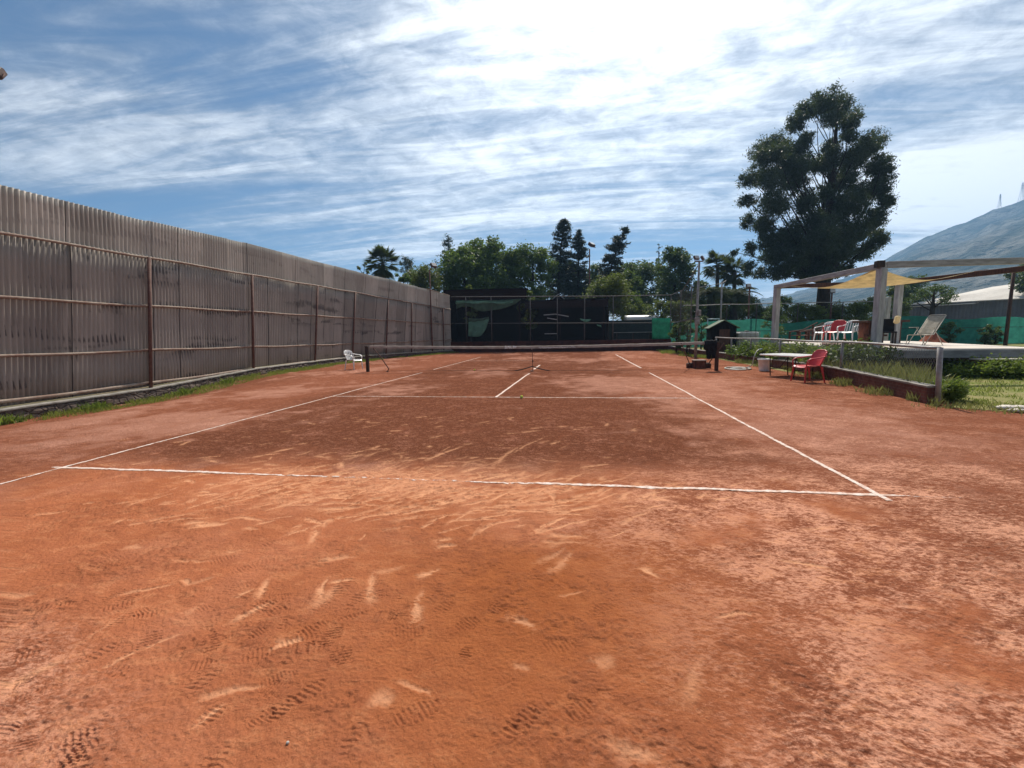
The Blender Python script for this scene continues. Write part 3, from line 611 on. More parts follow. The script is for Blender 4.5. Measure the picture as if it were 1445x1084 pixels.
# ------------------------------------------------------------------ table by the garden fence
tb = thing('folding_table', 'white plastic folding table with dark steel legs at the edge of the clay', 'table', (7.98, 10.0, 0), math.radians(24))
tw, tl, th = .98, 1.42, .66
mt = MB().box((0, 0, th-.02), (tw, tl, .045), bev=.018); mt.build('tabletop', MT['white_plastic'], tb)
for sy in (-1, 1):
    for sx in (-1, 1): MB().tube([(sx*.34, sy*.40, 0), (sx*.34, sy*.44, th-.04)], .016, 8).build('leg', MT['blackmetal'], tb, True)
    MB().tube([(-.34, sy*.41, .22), (.34, sy*.41, .22)], .012, 6).build('crossbar', MT['blackmetal'], tb, True)
    MB().tube([(0, sy*.41, .22), (0, sy*.08, th-.04)], .01, 6).build('brace', MT['blackmetal'], tb, True)
bk = gnd(1081, 524); bu = thing('bucket', 'white tapered plastic tub standing in front of weeds by the table', 'bucket', (bk[0], bk[1]+.15, 0), .3)
MB().lathe([(.16, 0), (.165, .02), (.205, .38), (.222, .385), (.222, .41), (.205, .41), (.198, .40), (.155, .03)], n=24).build('shell', MT['white_plastic'], bu, True)
MB().tube(arcpts((-.21, 0, .39), (0, -.32, .25), (.21, 0, .39), 12), .006, 6).build('handle', MT['greypipe'], bu, True)

# hose: loose coil and a riser to the rail
hb = gnd(1045, 521.3); hs_ = thing('garden_hose', 'pale garden hose lying in a loose coil and rising to the rail', 'hose', (hb[0], hb[1], 0))
pts = []
for k_ in range(110):
    a = k_*.19; r_ = .40+.12*math.sin(k_*.11)+.08*math.sin(k_*.37); pts.append((r_*1.0*math.cos(a)+.08*math.sin(k_*.05)-.05, r_*1.25*math.sin(a)+.2*math.sin(k_*.04), .018+.02*(k_ % 33)/33))
pts += [tuple(q) for q in arcpts(pts[-1], (.42, .1, .0), (.36, -.1, .22), 8)[1:]]+[tuple(q) for q in arcpts((.36, -.1, .22), (.38, -.15, .62), (.62, .1, .70), 9)[1:]]
MB().tube(pts, .017, 7).build('tube', MT['hose'], hs_, True); MB().tube([pts[-1], (pts[-1][0]+.12, pts[-1][1]+.02, pts[-1][2]+.02)], .024, 8).build('nozzle', MT['bluepipe'], hs_, True)

# clay tools against the net, a crate between them
def broom(label, px, py, lean, rz):
    g = gnd(px, py); r = thing('court_broom', label, 'broom', (g[0], g[1], 0), rz, 'court brooms leaning on the net')
    MB().box((0, 0, .12), (.25, .2, .17), bev=.04).build('head', MT['brownwood'], r)
    m = MB()
    for i in range(16):
        for j in range(5): m.box((-.11+i*.0146, -.06+j*.03, .03), (.012, .016, .06))
    m.build('bristles', MT['rustdark'], r); MB().tube([(0, 0, .12), lean], .017, 8).build('handle', MT['rustdark'], r, True)
bl = gnd(973.5, 519.5); broom('dark clay broom with long handle leaning left onto the net tape', 973.5, 519.5, (-.62, 12.02-bl[1], .97), 0)
br2 = gnd(998, 519.5); broom('dark clay broom half hidden under the hanging black garment', 998, 519.5, (.18, 12.0-br2[1], .95), 0)
g = gnd(986, 519.8); cr = thing('wooden_crate', 'small reddish wooden crate with pale lid between the two brooms', 'crate', (g[0], g[1], 0), .05)
m = MB()
for k_ in range(3): m.box((0, -.15, .06+.09*k_), (.42, .02, .08), bev=.004).box((0, .15, .06+.09*k_), (.42, .02, .08), bev=.004)
for sx in (-1, 1): m.box((sx*.205, 0, .15), (.02, .28, .26))
m.build('boards', MT['redwood'], cr); MB().box((0, 0, .305), (.46, .34, .03), bev=.006).build('lid', MT['tape'], cr)
for sx in (-1, 1): MB().box((sx*.18, -.168, .15), (.04, .014, .27)).build('corner_post', MT['brownwood'], cr)

# garment hung over the net by the right post
gm = thing('black_garment', 'black garment with two hanging legs draped over the net by the right post', 'clothing', (6.27, NY, 0)); gm.scale = (.84, 1, 1.04)
def cloth_leg(x0, w0, x1, w1, zt, zb):
    G = []
    for q in np.linspace(0, 1, 14):
        cx = x0+(x1-x0)*q; w_ = w0+(w1-w0)*q; z = zt+(zb-zt)*q; row = []
        for a in np.linspace(0, 2*PI, 17):
            rr_ = 1+.12*math.sin(3*a+q*5)+.08*math.sin(5*a-q*7); row.append((cx+w_*math.cos(a)*rr_, -.045+(.035+.02*q)*math.sin(a)*rr_, z+.01*math.sin(4*a)*(q > .95)))
        G.append(row)
    return G
MB().sheet([[(x, yv, zv+.01*math.sin(x*40)) for yv, zv in ((-.075, .70), (-.07, .86), (-.045, .99), (0, 1.03), (.045, .99), (.07, .86), (.075, .72))] for x in np.linspace(-.24, .25, 22)]).build('waist', MT['black'], gm, True, .012)
MB().sheet(cloth_leg(-.1, .15, -.04, .085, .88, .40)).build('leg', MT['black'], gm, True); MB().sheet(cloth_leg(.13, .12, .13, .07, .86, .42)).build('leg', MT['black'], gm, True)

# tennis balls and a pebble
for (px, py, lb) in [(736, 561.5, 'yellow tennis ball on clay near the service line'), (669.5, 522.5, 'pale tennis ball beyond net left of the strap')]:
    g = gnd(px, py+.8); b = thing('tennis_ball', lb, 'ball', (g[0], g[1], float(clay_z([g[0]], [g[1]])[0])), 0, 'tennis balls on the clay')
    s_ = [(.034*math.sin(a), .034-.034*math.cos(a)) for a in np.linspace(.05, PI-.05, 14)]; MB().lathe(s_, n=20).build('felt', MT['ball'], b, True)
    pts = []
    for a in np.linspace(0, 2*PI, 60):
        v = np.array([math.cos(a)+.35*math.cos(3*a), math.sin(a)-.35*math.sin(3*a), .95*math.sin(2*a)]); v = v/np.linalg.norm(v)*.0338; pts.append(v+(0, 0, .034))
    MB().tube(pts, .0014, 5, False).build('seam', MT['white_plastic'], b, True)
g = gnd(406, 1050); z = float(clay_z([g[0]], [g[1]])[0]); m = MB().lathe([(.0035*math.sin(a)*1.6, .005-.005*math.cos(a)) for a in np.linspace(.1, PI-.1, 8)], (0, 0, 0), 10)
o = m.build('pebble', MT['stone'], None, True); o.location = (g[0], g[1], z); tag(o, 'tiny pale pebble on the clay in the foreground', 'pebble')

# ------------------------------------------------------------------ garden wall and pipe rail on the right
GW = np.array([(8.08, 4.95), (8.3, 6.6), (8.62, 8.75), (8.85, 11.5), (8.95, 15.0), (8.75, 19.0), (8.5, 24.0), (8.4, 28.9)])
def gwx(y): return np.interp(y, GW[:, 1], GW[:, 0])
wall = thing('garden_wall', 'low red brick kerb wall with cement cap between clay and lawn', 'wall', (8.6, 9, 0)); wo = np.array([8.6, 9, 0])
ys_ = np.linspace(4.95, 28.9, 160); hz = lambda y: np.interp(y, [4.9, 9, 15, 29], [.30, .32, .27, .3])
G = [[(gwx(q)-.09+.012*(vnoise(q, 0, 7, 97)-.5), q, -.05), (gwx(q)-.085+.015*(vnoise(q, 3, 9, 98)-.5), q, float(hz(q))), (gwx(q)+.09, q, float(hz(q))), (gwx(q)+.09, q, -.05)] for q in ys_]
mb = MB().sheet(np.array(G)-wo); mb.add(np.array(G[0])-wo, [(0, 1, 2, 3)]); mb.build('brickwork', MT['brick'], wall)
G = [[(gwx(q)-.10, q, float(hz(q))+.002), (gwx(q)-.105, q, float(hz(q))+.035+.012*(vnoise(q, 5, 5, 99)-.5)), (gwx(q)+.105, q, float(hz(q))+.037), (gwx(q)+.10, q, float(hz(q))+.002)] for q in ys_]
mb = MB().sheet(np.array(G)-wo); mb.add(np.array(G[0])-wo, [(0, 1, 2, 3)]); mb.build('cap', MT['cementcap'], wall)
rail = thing('garden_fence', 'low grey pipe fence with wire mesh standing on the brick kerb wall', 'fence', (8.6, 9, 0))
MB().tube(np.array([(gwx(q)+.02, q, 1.04+.012*math.sin(q)) for q in np.linspace(4.9, 19.6, 40)])-wo, .028, 8).build('top_rail', MT['greypipe'], rail, True)
for q in (4.9, 8.75, 12.9, 15.6, 17.6, 19.5): MB().tube(np.array([(gwx(q)+.02+(.05 if q < 5 else .0), q, -.08 if q < 5 else .2), (gwx(q)+.02, q, 1.04)])-wo, .042 if q < 5 else .034, 10).build('post', MT['greypipe'], rail, True)
m = MB(); pit = .075
for q in np.arange(4.2, 15.5, pit):
    for s_ in (1, -1):
        y1 = q; z1 = .33; y2 = q+s_*.70*.8; z2 = 1.02
        if y2 < 4.95 or y1 < 4.95 or y2 > 15.5:
            lo, hi = (y1, y2) if y1 < y2 else (y2, y1)
            if hi <= 4.95 or hi > 15.5: continue
            k1 = (4.95-y1)/(y2-y1); pz = z1+(z2-z1)*k1
            if y1 < 4.95: y1, z1 = 4.95, pz
            else: y2, z2 = 4.95, pz
        m.tube(np.array([(gwx(y1)+.02, y1, z1), (gwx((y1+y2)/2)+.02+s_*.003, (y1+y2)/2, (z1+z2)/2), (gwx(y2)+.02, y2, z2)])-wo, .0022, 3, False)
m.build('wire_mesh', MT['greypipe'], rail)

# ------------------------------------------------------------------ floodlight poles
def floodlight(root, p, yaw, tilt, s=1.0, mat='lamprust'):
    R = rotz(yaw) @ rotx(tilt); p = np.array(p, float)
    MB().box(p, (.46*s, .2*s, .34*s), R, bev=.03*s).build('lamp_housing', MT[mat], root)
    MB().box(p+R @ np.array([0, -.107*s, 0]), (.40*s, .015*s, .28*s), R).build('lamp_lens', MT['lampglass'], root)
    MB().tube([p+R @ np.array([-.25*s, 0, 0]), p+R @ np.array([-.25*s, .05*s, -.24*s]), p+R @ np.array([.25*s, .05*s, -.24*s]), p+R @ np.array([.25*s, 0, 0])], .014*s, 6).build('bracket', MT['rustdark'], root, True)
pb = (7.72, 19.35, 0); pl = thing('light_pole', 'grey pole with twin rusty floodlights at right end of the court', 'floodlight pole', pb, 0, 'floodlight poles')
MB().tube([(0, 0, -.1), (0, 0, 2.2), (.03, 0, 4.85)], [.075, .065, .05], 10).build('shaft', MT['greypipe'], pl, True); MB().tube([(-.2, 0, 4.85), (.22, 0, 4.85)], .03, 8).build('crossbar', MT['rustdark'], pl, True)
floodlight(pl, (-.13, -.05, 5.02), .5, -.55, .62); floodlight(pl, (.17, -.02, 5.0), 1.1, -.5, .6); MB().box((.0, -.09, 1.9), (.22, .12, .36), bev=.02).build('junction_box', MT['greypipe'], pl); MB().box((.1, -.1, 2.3), (.12, .12, .3), bev=.02).build('junction_box', MT['greypipe'], pl)
yl = fence_y_at(607, 3.5); lx_ = float(fx(yl))+.2
pl = thing('light_pole', 'dark thin pole with floodlight rising above far end of corrugated fence', 'floodlight pole', (lx_, yl, 0), 0, 'floodlight poles')
hz_ = aty(613, 377, yl)[2]; MB().tube([(0, 0, -.1), (0, 0, hz_-.15)], [.06, .045], 8).build('shaft', MT['rustdark'], pl, True); MB().tube([(0, 0, hz_-.2), (.2, 0, hz_+.05)], .025, 6).build('arm', MT['rustdark'], pl, True)
floodlight(pl, (.3, 0, hz_+.12), 1.0, -.6, 1.0)
P = dep(832, 350, 44); pl = thing('light_pole', 'tall distant pole with single floodlight among the dark conifers', 'floodlight pole', (P[0], P[1], 0), 0, 'floodlight poles')
MB().tube([(0, 0, 0), (0, 0, P[2]-.1)], [.09, .06], 8).build('shaft', MT['rustdark'], pl, True); floodlight(pl, (.2, 0, P[2]+.3), .9, -.9, 1.5)
P = dep(1019, 398, 33); pl = thing('light_pole', 'plain pale metal pole standing behind the little dark shed', 'pole', (P[0], P[1], 0), 0)
MB().tube([(0, 0, 0), (0, 0, P[2])], [.075, .06], 8).build('shaft', MT['greypipe'], pl, True); MB().tube([(-1.6, 0, P[2]-.35), (0, 0, P[2]-.1), (.3, 0, P[2]+.1)], .02, 6).build('arm', MT['greypipe'], pl, True)
P = dep(1058, 405, 36); pl = thing('light_pole', 'rusty red pole with box lamp beside the arching palm', 'floodlight pole', (P[0], P[1], 0), 0, 'floodlight poles')
MB().tube([(0, 0, 0), (0, 0, P[2])], [.08, .07], 8).build('shaft', MT['rustdark'], pl, True); floodlight(pl, (-.1, 0, P[2]+.1), .3, -.3, .9, 'rustdark')
P = dep(1174, 414, 40); pl = thing('light_pole', 'dark pole with small lamp just right of the eucalyptus trunk', 'floodlight pole', (P[0], P[1], 0), 0, 'floodlight poles')
MB().tube([(0, 0, 0), (0, 0, P[2])], [.09, .07], 8).build('shaft', MT['rustdark'], pl, True); floodlight(pl, (0, 0, P[2]+.2), .1, -.2, 1.1)
P = dep(-34, 150, 13.0); pl = thing('light_pole', 'floodlight on pole at upper left corner above the corrugated fence', 'floodlight pole', (P[0]-.2, P[1], float(dip(P[0], P[1]))), 0, 'floodlight poles')
Q = dep(-9, 103, 13.0); L0 = Q-np.array(pl.location); MB().tube([(0, 0, 0), (0, 0, L0[2]-.3), (.0, 0, L0[2]-.1)], [.08, .065, .06], 10).build('shaft', MT['greypipe'], pl, True); MB().tube([(0, 0, L0[2]-.25), (L0[0], L0[1], L0[2]-.05)], .03, 6).build('arm', MT['rustdark'], pl, True)
floodlight(pl, L0, .35, -.7, 1.05)

# ------------------------------------------------------------------ back wall, back chain-link fence
BY = 29.35
bw = thing('back_wall', 'low dark red wall closing the far end of the court', 'wall', (0, BY, 0))
mb = MB(); xs_ = np.linspace(-8.1, 8.6, 60)
G = [[(x, -.12, -.05), (x, -.12, .78+.02*(vnoise(x, 1, 3, 101)-.5)), (x, .12, .78), (x, .12, -.05)] for x in xs_]; mb.sheet(G).build('wall_face', MT['redwall'], bw)
G = [[(x, -.135, .785), (x, -.135, .825), (x, .135, .825), (x, .135, .785)] for x in xs_]; MB().sheet(G).build('coping', MT['redwall'], bw)
bf = thing('chain_link_fence', 'tall grey pipe chain link fence standing on the dark red back wall', 'fence', (0, BY, 0))
btop = lambda x: np.interp(x, [-8, 4, 8.7], [4.33, 4.05, 4.0])
MB().tube([(x, 0, float(btop(x))) for x in np.linspace(-8.0, 8.6, 20)], .03, 7).build('top_rail', MT['backpipe'], bf, True)
MB().tube([(x, 0, float(np.interp(x, [-8, 8.6], [2.27, 2.0]))) for x in np.linspace(-8.0, 8.6, 20)], .024, 7).build('middle_rail', MT['backpipe'], bf, True)
for px in (658, 693.5, 748.5, 786.5, 825, 865, 946):
    x = aty(px, 455, BY)[0]; MB().tube([(x, 0, .8), (x, 0, float(btop(x)))], .035, 8).build('post', MT['backpipe'], bf, True)
m = MB()
for x in np.arange(-11, 8.5, .11):
    for s_ in (1, -1):
        a = [x, .8]; b = [x+s_*2.6, 4.1]
        lo, hi = -8.0, 8.55
        def cl(p_, q_):
            if p_[0] < lo: k_ = (lo-p_[0])/(q_[0]-p_[0]); return [lo, p_[1]+k_*(q_[1]-p_[1])]
            if p_[0] > hi: k_ = (hi-p_[0])/(q_[0]-p_[0]); return [hi, p_[1]+k_*(q_[1]-p_[1])]
            return p_
        if (a[0] < lo and b[0] < lo) or (a[0] > hi and b[0] > hi): continue
        A1, B1 = cl(a, b), cl(b, a); m.tube([(A1[0], s_*.003, A1[1]), ((A1[0]+B1[0])/2, s_*.003, (A1[1]+B1[1])/2), (B1[0], s_*.003, B1[1])], .0022, 3, False)
m.build('wire_mesh', MT['backpipe'], bf)
# side return of the fence to the light pole
sf = thing('chain_link_fence', 'short chain link fence panel running from back fence to light pole', 'fence', (8.5, 24, 0))
for z_, z2 in ((4.0, 4.7), (2.0, 2.05)): MB().tube(np.array([(8.5, 29.3, z_), (8.1, 24, z_-.12 if z_ > 3 else z_), (7.75, 19.45, z2)])-np.array([8.5, 24, 0]), .025, 7).build('rail', MT['backpipe'], sf, True)
for y_ in (26.2, 22.6): MB().tube([(-.15+(y_-24)*.07, y_-24, 0), (-.15+(y_-24)*.07, y_-24, 4.0)], .032, 8).build('post', MT['backpipe'], sf, True)
m = MB()
for q in np.arange(19.6, 29.2, .16):
    for s_ in (1, -1):
        e_ = q+s_*2.6
        if not 19.5 < e_ < 29.3: continue
        m.tube([(7.8+(q-19.45)*.072-8.5, q-24, .3), (7.8+(e_-19.45)*.072-8.5, e_-24, 3.9)], .0022, 3, False)
m.build('wire_mesh', MT['backpipe'], sf)
# cloth hung on the back fence
def hung(name, label, cat, pts_px, mat, rows=10, Y=BY-.06, group=None):
    top = np.array([aty(*q, Y) for q in pts_px[0]]); bot = np.array([aty(*q, Y) for q in pts_px[1]])
    s = np.linspace(0, 1, 26); T_ = np.stack([np.interp(s, np.linspace(0, 1, len(top)), top[:, i]) for i in range(3)], -1); B_ = np.stack([np.interp(s, np.linspace(0, 1, len(bot)), bot[:, i]) for i in range(3)], -1)
    k2 = np.ones(5)/5; B_[2:-2, 2] = np.convolve(B_[:, 2], k2, 'valid')
    G = np.array([T_+(B_-T_)*q+np.array([0, -1, 0])*(.07*np.sin(s*17+q*3)*q)[:, None] for q in np.linspace(0, 1, rows)])
    c = G.mean((0, 1)); o = MB().sheet(G-c).build(name, mat, None, True, .006); o.location = c; return tag(o, label, cat, group)
hung('torn_cloth', 'long dull green cloth drooping from top rail of back fence', 'cloth', [[(644, 424), (658, 424), (694, 424), (720, 423), (735, 422)], [(644, 436), (660, 430), (677, 441), (693, 438), (712, 436), (728, 428), (735, 423)]], MT['dullgreen'], group='torn green cloths on the back fence')
hung('torn_cloth', 'pale strip of green cloth rolled along the fence top rail', 'cloth', [[(643, 425.5), (660, 425.5), (676, 425.5), (694, 425.5), (712, 426), (724, 425)], [(643, 429), (658, 427), (676, 430), (694, 426.5), (708, 431), (724, 427)]], MT['palegreen'], 6, BY-.16, 'torn green cloths on the back fence')
hung('torn_cloth', 'large pale green cloth patch hanging low on back fence', 'cloth', [[(661, 454), (675, 453), (690, 450)], [(661, 474.5), (668, 475.5), (678, 475), (684, 468), (690, 452)]], MT['palegreen'], 8, BY-.1, 'torn green cloths on the back fence')
hung('torn_cloth', 'faded cloth fold hanging above the large pale green patch', 'cloth', [[(661, 449), (676, 450), (690, 447)], [(661, 454.5), (675, 453.5), (690, 450.5)]], MT['dullgreen'], 5, BY-.14, 'torn green cloths on the back fence')
hung('torn_cloth', 'small pale green scrap hooked on middle rail of back fence', 'cloth', [[(818, 449.5), (826, 451), (834, 450.5)], [(820, 452), (826, 455), (832, 453)]], MT['palegreen'], 5, BY-.1, 'torn green cloths on the back fence')
hung('green_screen', 'bright green screen panel on right end of back fence', 'screen', [[(920, 449), (933, 449), (946, 449)], [(920, 479.5), (933, 479.5), (946, 479)]], clothmat('bright_green_screen', (.09, .36, .26), .6, .9, 3), 8)
hung('torn_cloth', 'tiny pale scrap hanging low at right end of the dark stand', 'cloth', [[(842, 458), (848, 459)], [(843, 460), (849, 462)]], MT['palegreen'], 4, BY-.08, 'torn green cloths on the back fence')

# dark covered stand behind the back fence
def xb(px, Y): return float(aty(px, 455, Y)[0])
sd = thing('covered_stand', 'dark open fronted timber stand behind the back fence', 'shed', (0, 31.2, 0))
xa, xm, xe = xb(630, 31.2), xb(741, 31.2), xb(858, 31.2)
zl = aty(690, 408, 31.2)[2]; zl0 = aty(690, 420, 31.2)[2]; zr = aty(800, 423, 31.2)[2]
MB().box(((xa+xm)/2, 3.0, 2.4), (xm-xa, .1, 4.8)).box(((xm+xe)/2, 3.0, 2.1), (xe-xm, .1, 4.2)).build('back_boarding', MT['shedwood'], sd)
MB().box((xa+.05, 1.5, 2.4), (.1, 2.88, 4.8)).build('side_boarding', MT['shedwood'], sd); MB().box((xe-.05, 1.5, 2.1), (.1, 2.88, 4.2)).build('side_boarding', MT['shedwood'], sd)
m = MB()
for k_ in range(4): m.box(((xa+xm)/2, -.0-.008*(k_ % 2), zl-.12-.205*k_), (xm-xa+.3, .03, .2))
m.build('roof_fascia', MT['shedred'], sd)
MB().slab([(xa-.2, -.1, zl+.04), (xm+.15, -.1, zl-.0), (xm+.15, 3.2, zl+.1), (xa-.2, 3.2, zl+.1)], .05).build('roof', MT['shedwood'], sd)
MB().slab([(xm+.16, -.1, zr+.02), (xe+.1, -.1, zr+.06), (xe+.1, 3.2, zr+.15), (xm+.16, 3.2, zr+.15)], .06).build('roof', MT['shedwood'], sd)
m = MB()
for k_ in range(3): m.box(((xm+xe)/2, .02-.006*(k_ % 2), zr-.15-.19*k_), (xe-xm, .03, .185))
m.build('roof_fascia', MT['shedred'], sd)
for px in (661, 694, 733, 790, 824, 852):
    x = xb(px, 31.2); MB().box((x, .08, 2.05), (.14, .12, 4.1)).build('post', MT['shedred'], sd)
m = MB()
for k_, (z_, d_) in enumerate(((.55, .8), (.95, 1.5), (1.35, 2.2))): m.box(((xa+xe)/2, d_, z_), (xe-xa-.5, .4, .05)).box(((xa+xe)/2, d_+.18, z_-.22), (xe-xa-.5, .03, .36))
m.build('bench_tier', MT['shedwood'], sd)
for px, py, w_, a_ in ((775, 444, .9, .06), (793, 445, 1.1, -.2), (779, 450, .8, -.18), (777, 471, 1.0, .0)):
    q = aty(px, py, 31.1); MB().box((q[0], -.04, q[2]), (w_, .03, .07), roty(-a_)).build('loose_plank', MT['greywoodh'], sd)
q = aty(770, 433, 33.5)
gb = thing('gable_hut', 'small pale gable roof peeping above the dark stand', 'hut', (aty(788, 420, 35)[0], 35, 0)); zg = aty(788, 416, 35)[2]
MB().add([(-.9, 0, zg-.75), (.9, 0, zg-.75), (0, 0, zg), (-.9, 2, zg-.75), (.9, 2, zg-.75), (0, 2, zg)], [(0, 1, 2), (3, 5, 4)]).box((0, 1, (zg-.76)/2), (1.6, 1.98, zg-.76)).build('wall', MT['shedwood'], gb)
for s_ in (-1, 1): MB().slab([(0, -.15, zg+.08), (s_*1.05, -.15, zg-.78), (s_*1.05, 2.1, zg-.78), (0, 2.1, zg+.08)], .06).build('roof', MT['greywoodh'], gb)

# low shelter with white curved roof beyond the back fence
xs0, xs1 = xb(866, 37), xb(930, 37); sh = thing('low_shelter', 'low dark shelter with glossy white curved roof behind back fence', 'shelter', ((xs0+xs1)/2, 37, 0)); wS = xs1-xs0
zc = aty(905, 447, 37)[2]; MB().box((-1.2, .6, (zc-.3)/2), (wS+2.4, 1.2, zc-.3)).build('wall', MT['leafdark'] if False else mk('dark_green_panel', (.03, .045, .042), (.02, .03, .03), 2), sh)
xr0, xr1 = xb(882, 37)-(xs0+xs1)/2, xb(929, 37)-(xs0+xs1)/2
G = [[(x, .5+.62*math.cos(a), zc-.28+.42*math.sin(a)) for a in np.linspace(PI*1.02, -.02, 14)] for x in np.linspace(xr0, xr1, 14)]; MB().sheet(G).build('roof', MT['whitesheet'], sh, True, .02)
q = aty(880, 469.3, 36.8); MB().box((-.3, -.35, q[2]), (wS*.85, .3, .06)).build('bench_plank', MT['greywoodh'], sh)
for k_ in (-.36, 0, .36): MB().box((k_*wS-.3, -.35, q[2]/2-.03), (.1, .25, q[2]-.06)).build('bench_support', MT['blackmetal'], sh)

# ------------------------------------------------------------------ raised deck and pergola
DZ = .78
def dk(px, py): return gnd(px, py, DZ)
C1 = dk(1236, 494.0); L1 = dk(1097, 483); R1 = dk(1445, 491.7); R1 = C1+(R1-C1)*1.35; B1 = dk(1290, 481.6); B2 = dk(1445, 489.6); B2 = B1+(B2-B1)*1.1
L2 = L1+np.array([3.2, 3.0, 0]); 
deck = thing('raised_deck', 'raised pale concrete deck with grey fascia boards beside the lawn', 'deck', (C1[0], C1[1], 0)); do = np.array([C1[0], C1[1], 0])
R1b = R1+np.array([0, 1.0, 0])
MB().slab(np.array([L1, C1, R1, R1b, B2, B1, L2])-do, .12).build('slab', MT['deck'], deck)
def board(a, b, zt, zb, th_, nm, mat, root, org):
    a = np.array(a, float); b = np.array(b, float); d = (b-a)/np.linalg.norm(b-a); nn = np.array([d[1], -d[0], 0])*th_
    pts = [a, b, b+nn, a+nn]; pts = [np.array([p_[0], p_[1], zt]) for p_ in pts]
    return MB().slab(np.array(pts)-org, zt-zb).build(nm, mat, root)
board(L1, C1, DZ-.035, DZ-.24, .05, 'fascia_board', MT['fascia'], deck, do); board(C1+np.array([-.05, -.0, 0]), R1, DZ-.035, DZ-.24, .05, 'fascia_board', MT['fascia'], deck, do)
for q in (.02, .3, .62, .97):
    p_ = L1+(C1-L1)*q+np.array([.3, .1, 0]); MB().box((p_[0]-do[0], p_[1]-do[1], .33), (.16, .16, .66)).build('support', MT['fascia'], deck)
for q in (.45, .75, .97):
    p_ = C1+(R1-C1)*q+np.array([-.1, .35, 0]); MB().box((p_[0]-do[0], p_[1]-do[1], .33), (.2, .2, .66)).build('support', MT['fascia'], deck)
m = MB(); m.box(((L2[0]+C1[0])/2-do[0]+1.4, 3.0, .33), (6, .15, .66)); m.build('rear_skirt', MT['blackmetal'], deck)
MB().slab(np.array([dk(1160, 488.5)+(.05, 0, .07), dk(1210, 491.5)+(0, 0, .07), dk(1210, 488.5)+(0, 0, .07), dk(1160, 486)+(0, 0, .07)])-do, .06).build('red_step', MT['redwood'], deck)
# steps
def sp(px, py, z): return gnd(px, py, z)
st = thing('brick_steps', 'red brick steps with pale treads leading up to the deck', 'steps', (gnd(1380, 535)[0], gnd(1380, 535)[1], 0)); so = np.array(st.location)
d_ = (R1-C1)/np.linalg.norm(R1-C1); nf = np.array([d_[1], -d_[0], 0])
a0 = C1+d_*float((dk(1326, 491)-C1)@d_); a1 = C1+d_*float((dk(1420, 491.5)-C1)@d_)
for i, (zt, out, ex) in enumerate(((.52, .32, 0), (.35, .62, .35), (.17, .92, -.3))):
    A2, B2_ = a0-d_*.2*i*0+nf*.06, a1+d_*ex+nf*.06
    if i == 1: A2 = A2+d_*.3
    if i == 2: A2, B2_ = A2+d_*.75, A2+d_*2.0
    pts = [A2, B2_, B2_+nf*out, A2+nf*out]; pts = [np.array([q[0], q[1], zt-.03]) for q in pts]
    MB().slab(np.array(pts)-so, zt-.03).build('riser', MT['brick'], st)
    pts = [A2-nf*.0, B2_, B2_+nf*(out+.03), A2+nf*(out+.03)]; pts = [np.array([q[0], q[1], zt]) for q in pts]; MB().slab(np.array(pts)-so, .028).build('tread', MT['deck'], st)
# pergola
pp = thing('pergola', 'weathered grey timber pergola standing over the raised deck', 'pergola', (C1[0], C1[1], 0))
def pxD(px, py, D): return dep(px, py, D)
DF = float((C1-O)@fw); PZ = dep(1243, 374, DF)[2]
Pf = dep(1241, 440, DF); pF = np.array([Pf[0]+.05, Pf[1]+.12, 0])
Db = (PZ-CZ)/ (dep(1094, 404, 1.0)-O)[2]; Pb = dep(1095, 440, Db); pL = np.array([Pb[0], Pb[1], 0])
Dr = (PZ-CZ)/(dep(1268, 398, 1.0)-O)[2]; Pr = dep(1266, 440, min(Dr, 19.5)); pR = np.array([Pr[0], Pr[1], 0])
def pbox(c, w, z0, z1, nm, mat, taper=1.0):
    return MB().box((c[0]-do[0], c[1]-do[1], (z0+z1)/2), (w, w, z1-z0), rotz(.25), bev=.012).build(nm, MT[mat], pp)
pbox(pF, .195, -.05, PZ-.11, 'post', 'greywood'); pbox(pL, .20, -.05, PZ-.11, 'post', 'greywood'); pbox(pR, .20, .3, PZ-.11, 'post', 'greywood')
p4 = dep(1252, 440, 24); pbox(p4, .2, 0, PZ-.11, 'post', 'greywood')
def beam(a, b, z, h_=.16, w_=.16, mat='greywoodh', nm='beam'):
    a = np.array([a[0], a[1], z]); b = np.array([b[0], b[1], z]); d = b-a; L_ = np.linalg.norm(d); ang = math.atan2(d[1], d[0])
    o = MB().box((0, 0, 0), (L_, w_, h_), bev=.01).build(nm, MT[mat], pp); o.location = (a+b)/2-do; o.rotation_euler = (0, 0, ang); return o
fd = (R1-C1)/np.linalg.norm(R1-C1); fd2 = np.array([fd[0], fd[1], 0])
dl = (pL-pF)/np.linalg.norm(pL-pF)
beam(pF-dl*.08+np.array([0, 0, 0]), pL+dl*.15, PZ-.03); 
pE = pF+fd2*9.5; beam(pF+fd2*.085, pE, PZ-.005, .17); beam(pF-dl*.09-fd2*.09, pF+dl*.09-fd2*.06, PZ+.015, .19, .2, 'blackmetal', 'joint_cap')
# back beam and far side beam
bE = pR+(pE-pF)*.0; qE = dep(1445, 379, 13.3); qE = pR+(np.array([qE[0], qE[1], 0])-pR)*1.25
beam(pR, qE, PZ-.04, .17, .16, 'brownwood'); beam(pL+dl*.02, pR, PZ-.03, .16, .14, 'brownwood')
